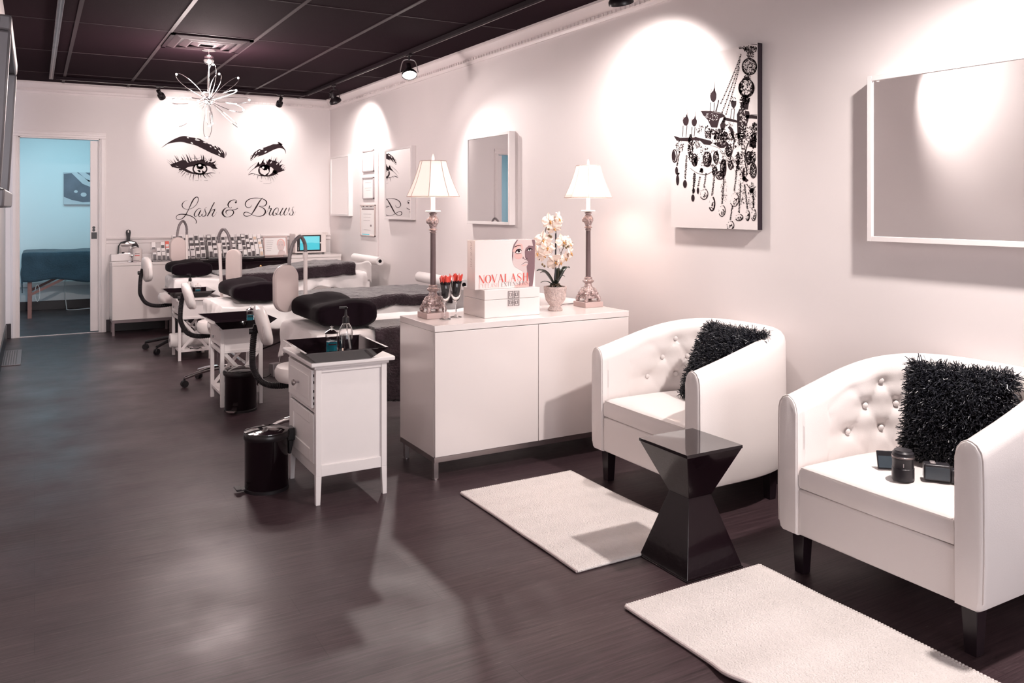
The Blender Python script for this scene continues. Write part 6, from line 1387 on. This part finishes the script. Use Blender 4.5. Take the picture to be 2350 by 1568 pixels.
m.sphere((0.122,-0.069,0.125), 0.009, 10, 8); m.obj('controls', 'white_plastic', t)
m = MB()
for fx_ in (-0.14, 0.16): m.box(fx_-0.012, fx_+0.012, -0.05, -0.03, 0, 0.012)
m.obj('feet', 'black_rubber', t)
t = thing('plug_adapter', 'small white plug adapter on the back wall right of the appliance', 'plug', (3.03, YW, 0.985)); MB().box(-0.03, 0.03, -0.035, 0, 0, 0.04).obj('plug_body', 'white_plastic', t, bevel=0.004)
# hook with a cord on the right wall
t = thing('wall_hook', 'small dark hook with a thin cord on the right wall behind the left lamp', 'hook', (XW, 5.86, 0.93))
m = MB(); m.rod((-0.012,0,0.05),(-0.012,0,0.0),0.004,6); m.tube(spline([(-0.012,0,0.0),(-0.014,0.02,-0.016),(-0.012,0.05,-0.006)],5),0.003,6); m.obj('hook', 'black_satin', t); MB().rod((-0.006,0.0,-0.01),(-0.006,0.012,-0.22),0.0012,5).obj('cord', 'cable_white', t)

# ------------------------------------------------------------------ treatment room contents
t = thing('treatment_table', 'folding wooden massage table under a dark teal fleece beyond the doorway', 'massage table', (0.5, 11.72, 0))
MB().box(-0.60, 1.10, -0.34, 0.34, 0.70, 0.765).obj('mattress', 'white_plastic', t, bevel=0.02)
MB().box(-0.58, 1.08, -0.32, 0.32, 0.64, 0.70).obj('table_frame', 'wood_leg', t)
for lx in (-0.55, -0.31+0.55, 1.03):
    for ly in (-0.30, 0.30): MB().box(lx-0.022, lx+0.022, ly-0.016, ly+0.016, 0, 0.66).obj('leg', 'wood_leg', t, bevel=0.002)
for ly in (-0.30, 0.30): MB().bar((-0.55, ly-0.02, 0.28), (0.12, ly-0.02, 0.62), 0.016, 0.030).obj('brace', 'wood_leg', t)
m = MB(); m.tube([(-0.47+0.025*math.cos(a)+0.0*a, -0.33+0.003*a, 0.30+0.10*math.sin(a)) for a in [j*0.4 for j in range(40)]], 0.003, 5); m.obj('coiled_cord', 'cable_white', t)
drape('fleece_blanket', 'dark teal fringed fleece blanket covering the table beyond the doorway', 'blanket', -0.115, 1.63, 11.365, 12.07, 0.785, (0.34, 0.1, 0.33, 0.02), 'room_blanket', 4.0, wave=0.012, th=0.012, amp=0.008, flare=0.02)
t = thing('flower_canvas', 'grey blue close-up petal photo canvas on the treatment room wall', 'canvas print', (0.60, 12.30, 1.36)); 
MB().box(-0.27, 0.30, -0.03, -0.001, 0, 0.42).obj('stretcher', 'pic_a', t)
k = Ink(lambda x, y: (x, -0.0308, y)); k.poly([(-0.27,0.40),(-0.18,0.41),(-0.05,0.27),(0.30,0.12),(0.30,0.20),(0.0,0.33),(-0.12,0.42),(-0.27,0.42)]); k.poly([(-0.10,0.42),(0.02,0.30),(0.10,0.33),(-0.02,0.42)]); k.poly([(0.06,0.42),(0.14,0.30),(0.30,0.25),(0.30,0.42)]); k.poly([(-0.27,0),(-0.27,0.10),(-0.18,0.06),(-0.05,0.03),(0.30,0.05),(0.30,0)]); k.ell(-0.04,0.13,0.035,0.028); k.ell(-0.13,0.17,0.022,0.018); k.obj('petals', 'pic_b', t)
m = MB().tube(spline([(0.36,12.22,0.60),(0.34,12.18,0.30),(0.355,12.10,0.05),(0.37,12.08,0.008),(0.45,12.04,0.008),(0.55,11.98,0.02),(0.62,11.9,0.03),(0.72,11.85,0.008)], 8), 0.006, 6)
tag(m.obj('power_cord', 'cable_white'), 'white power cord looping over the floor of the treatment room', 'cord')
paper_roll('white paper roll hanging under the treatment room table', 0.20, 11.45, 11.55, 0.60, 0.05, group='treatment room roll')
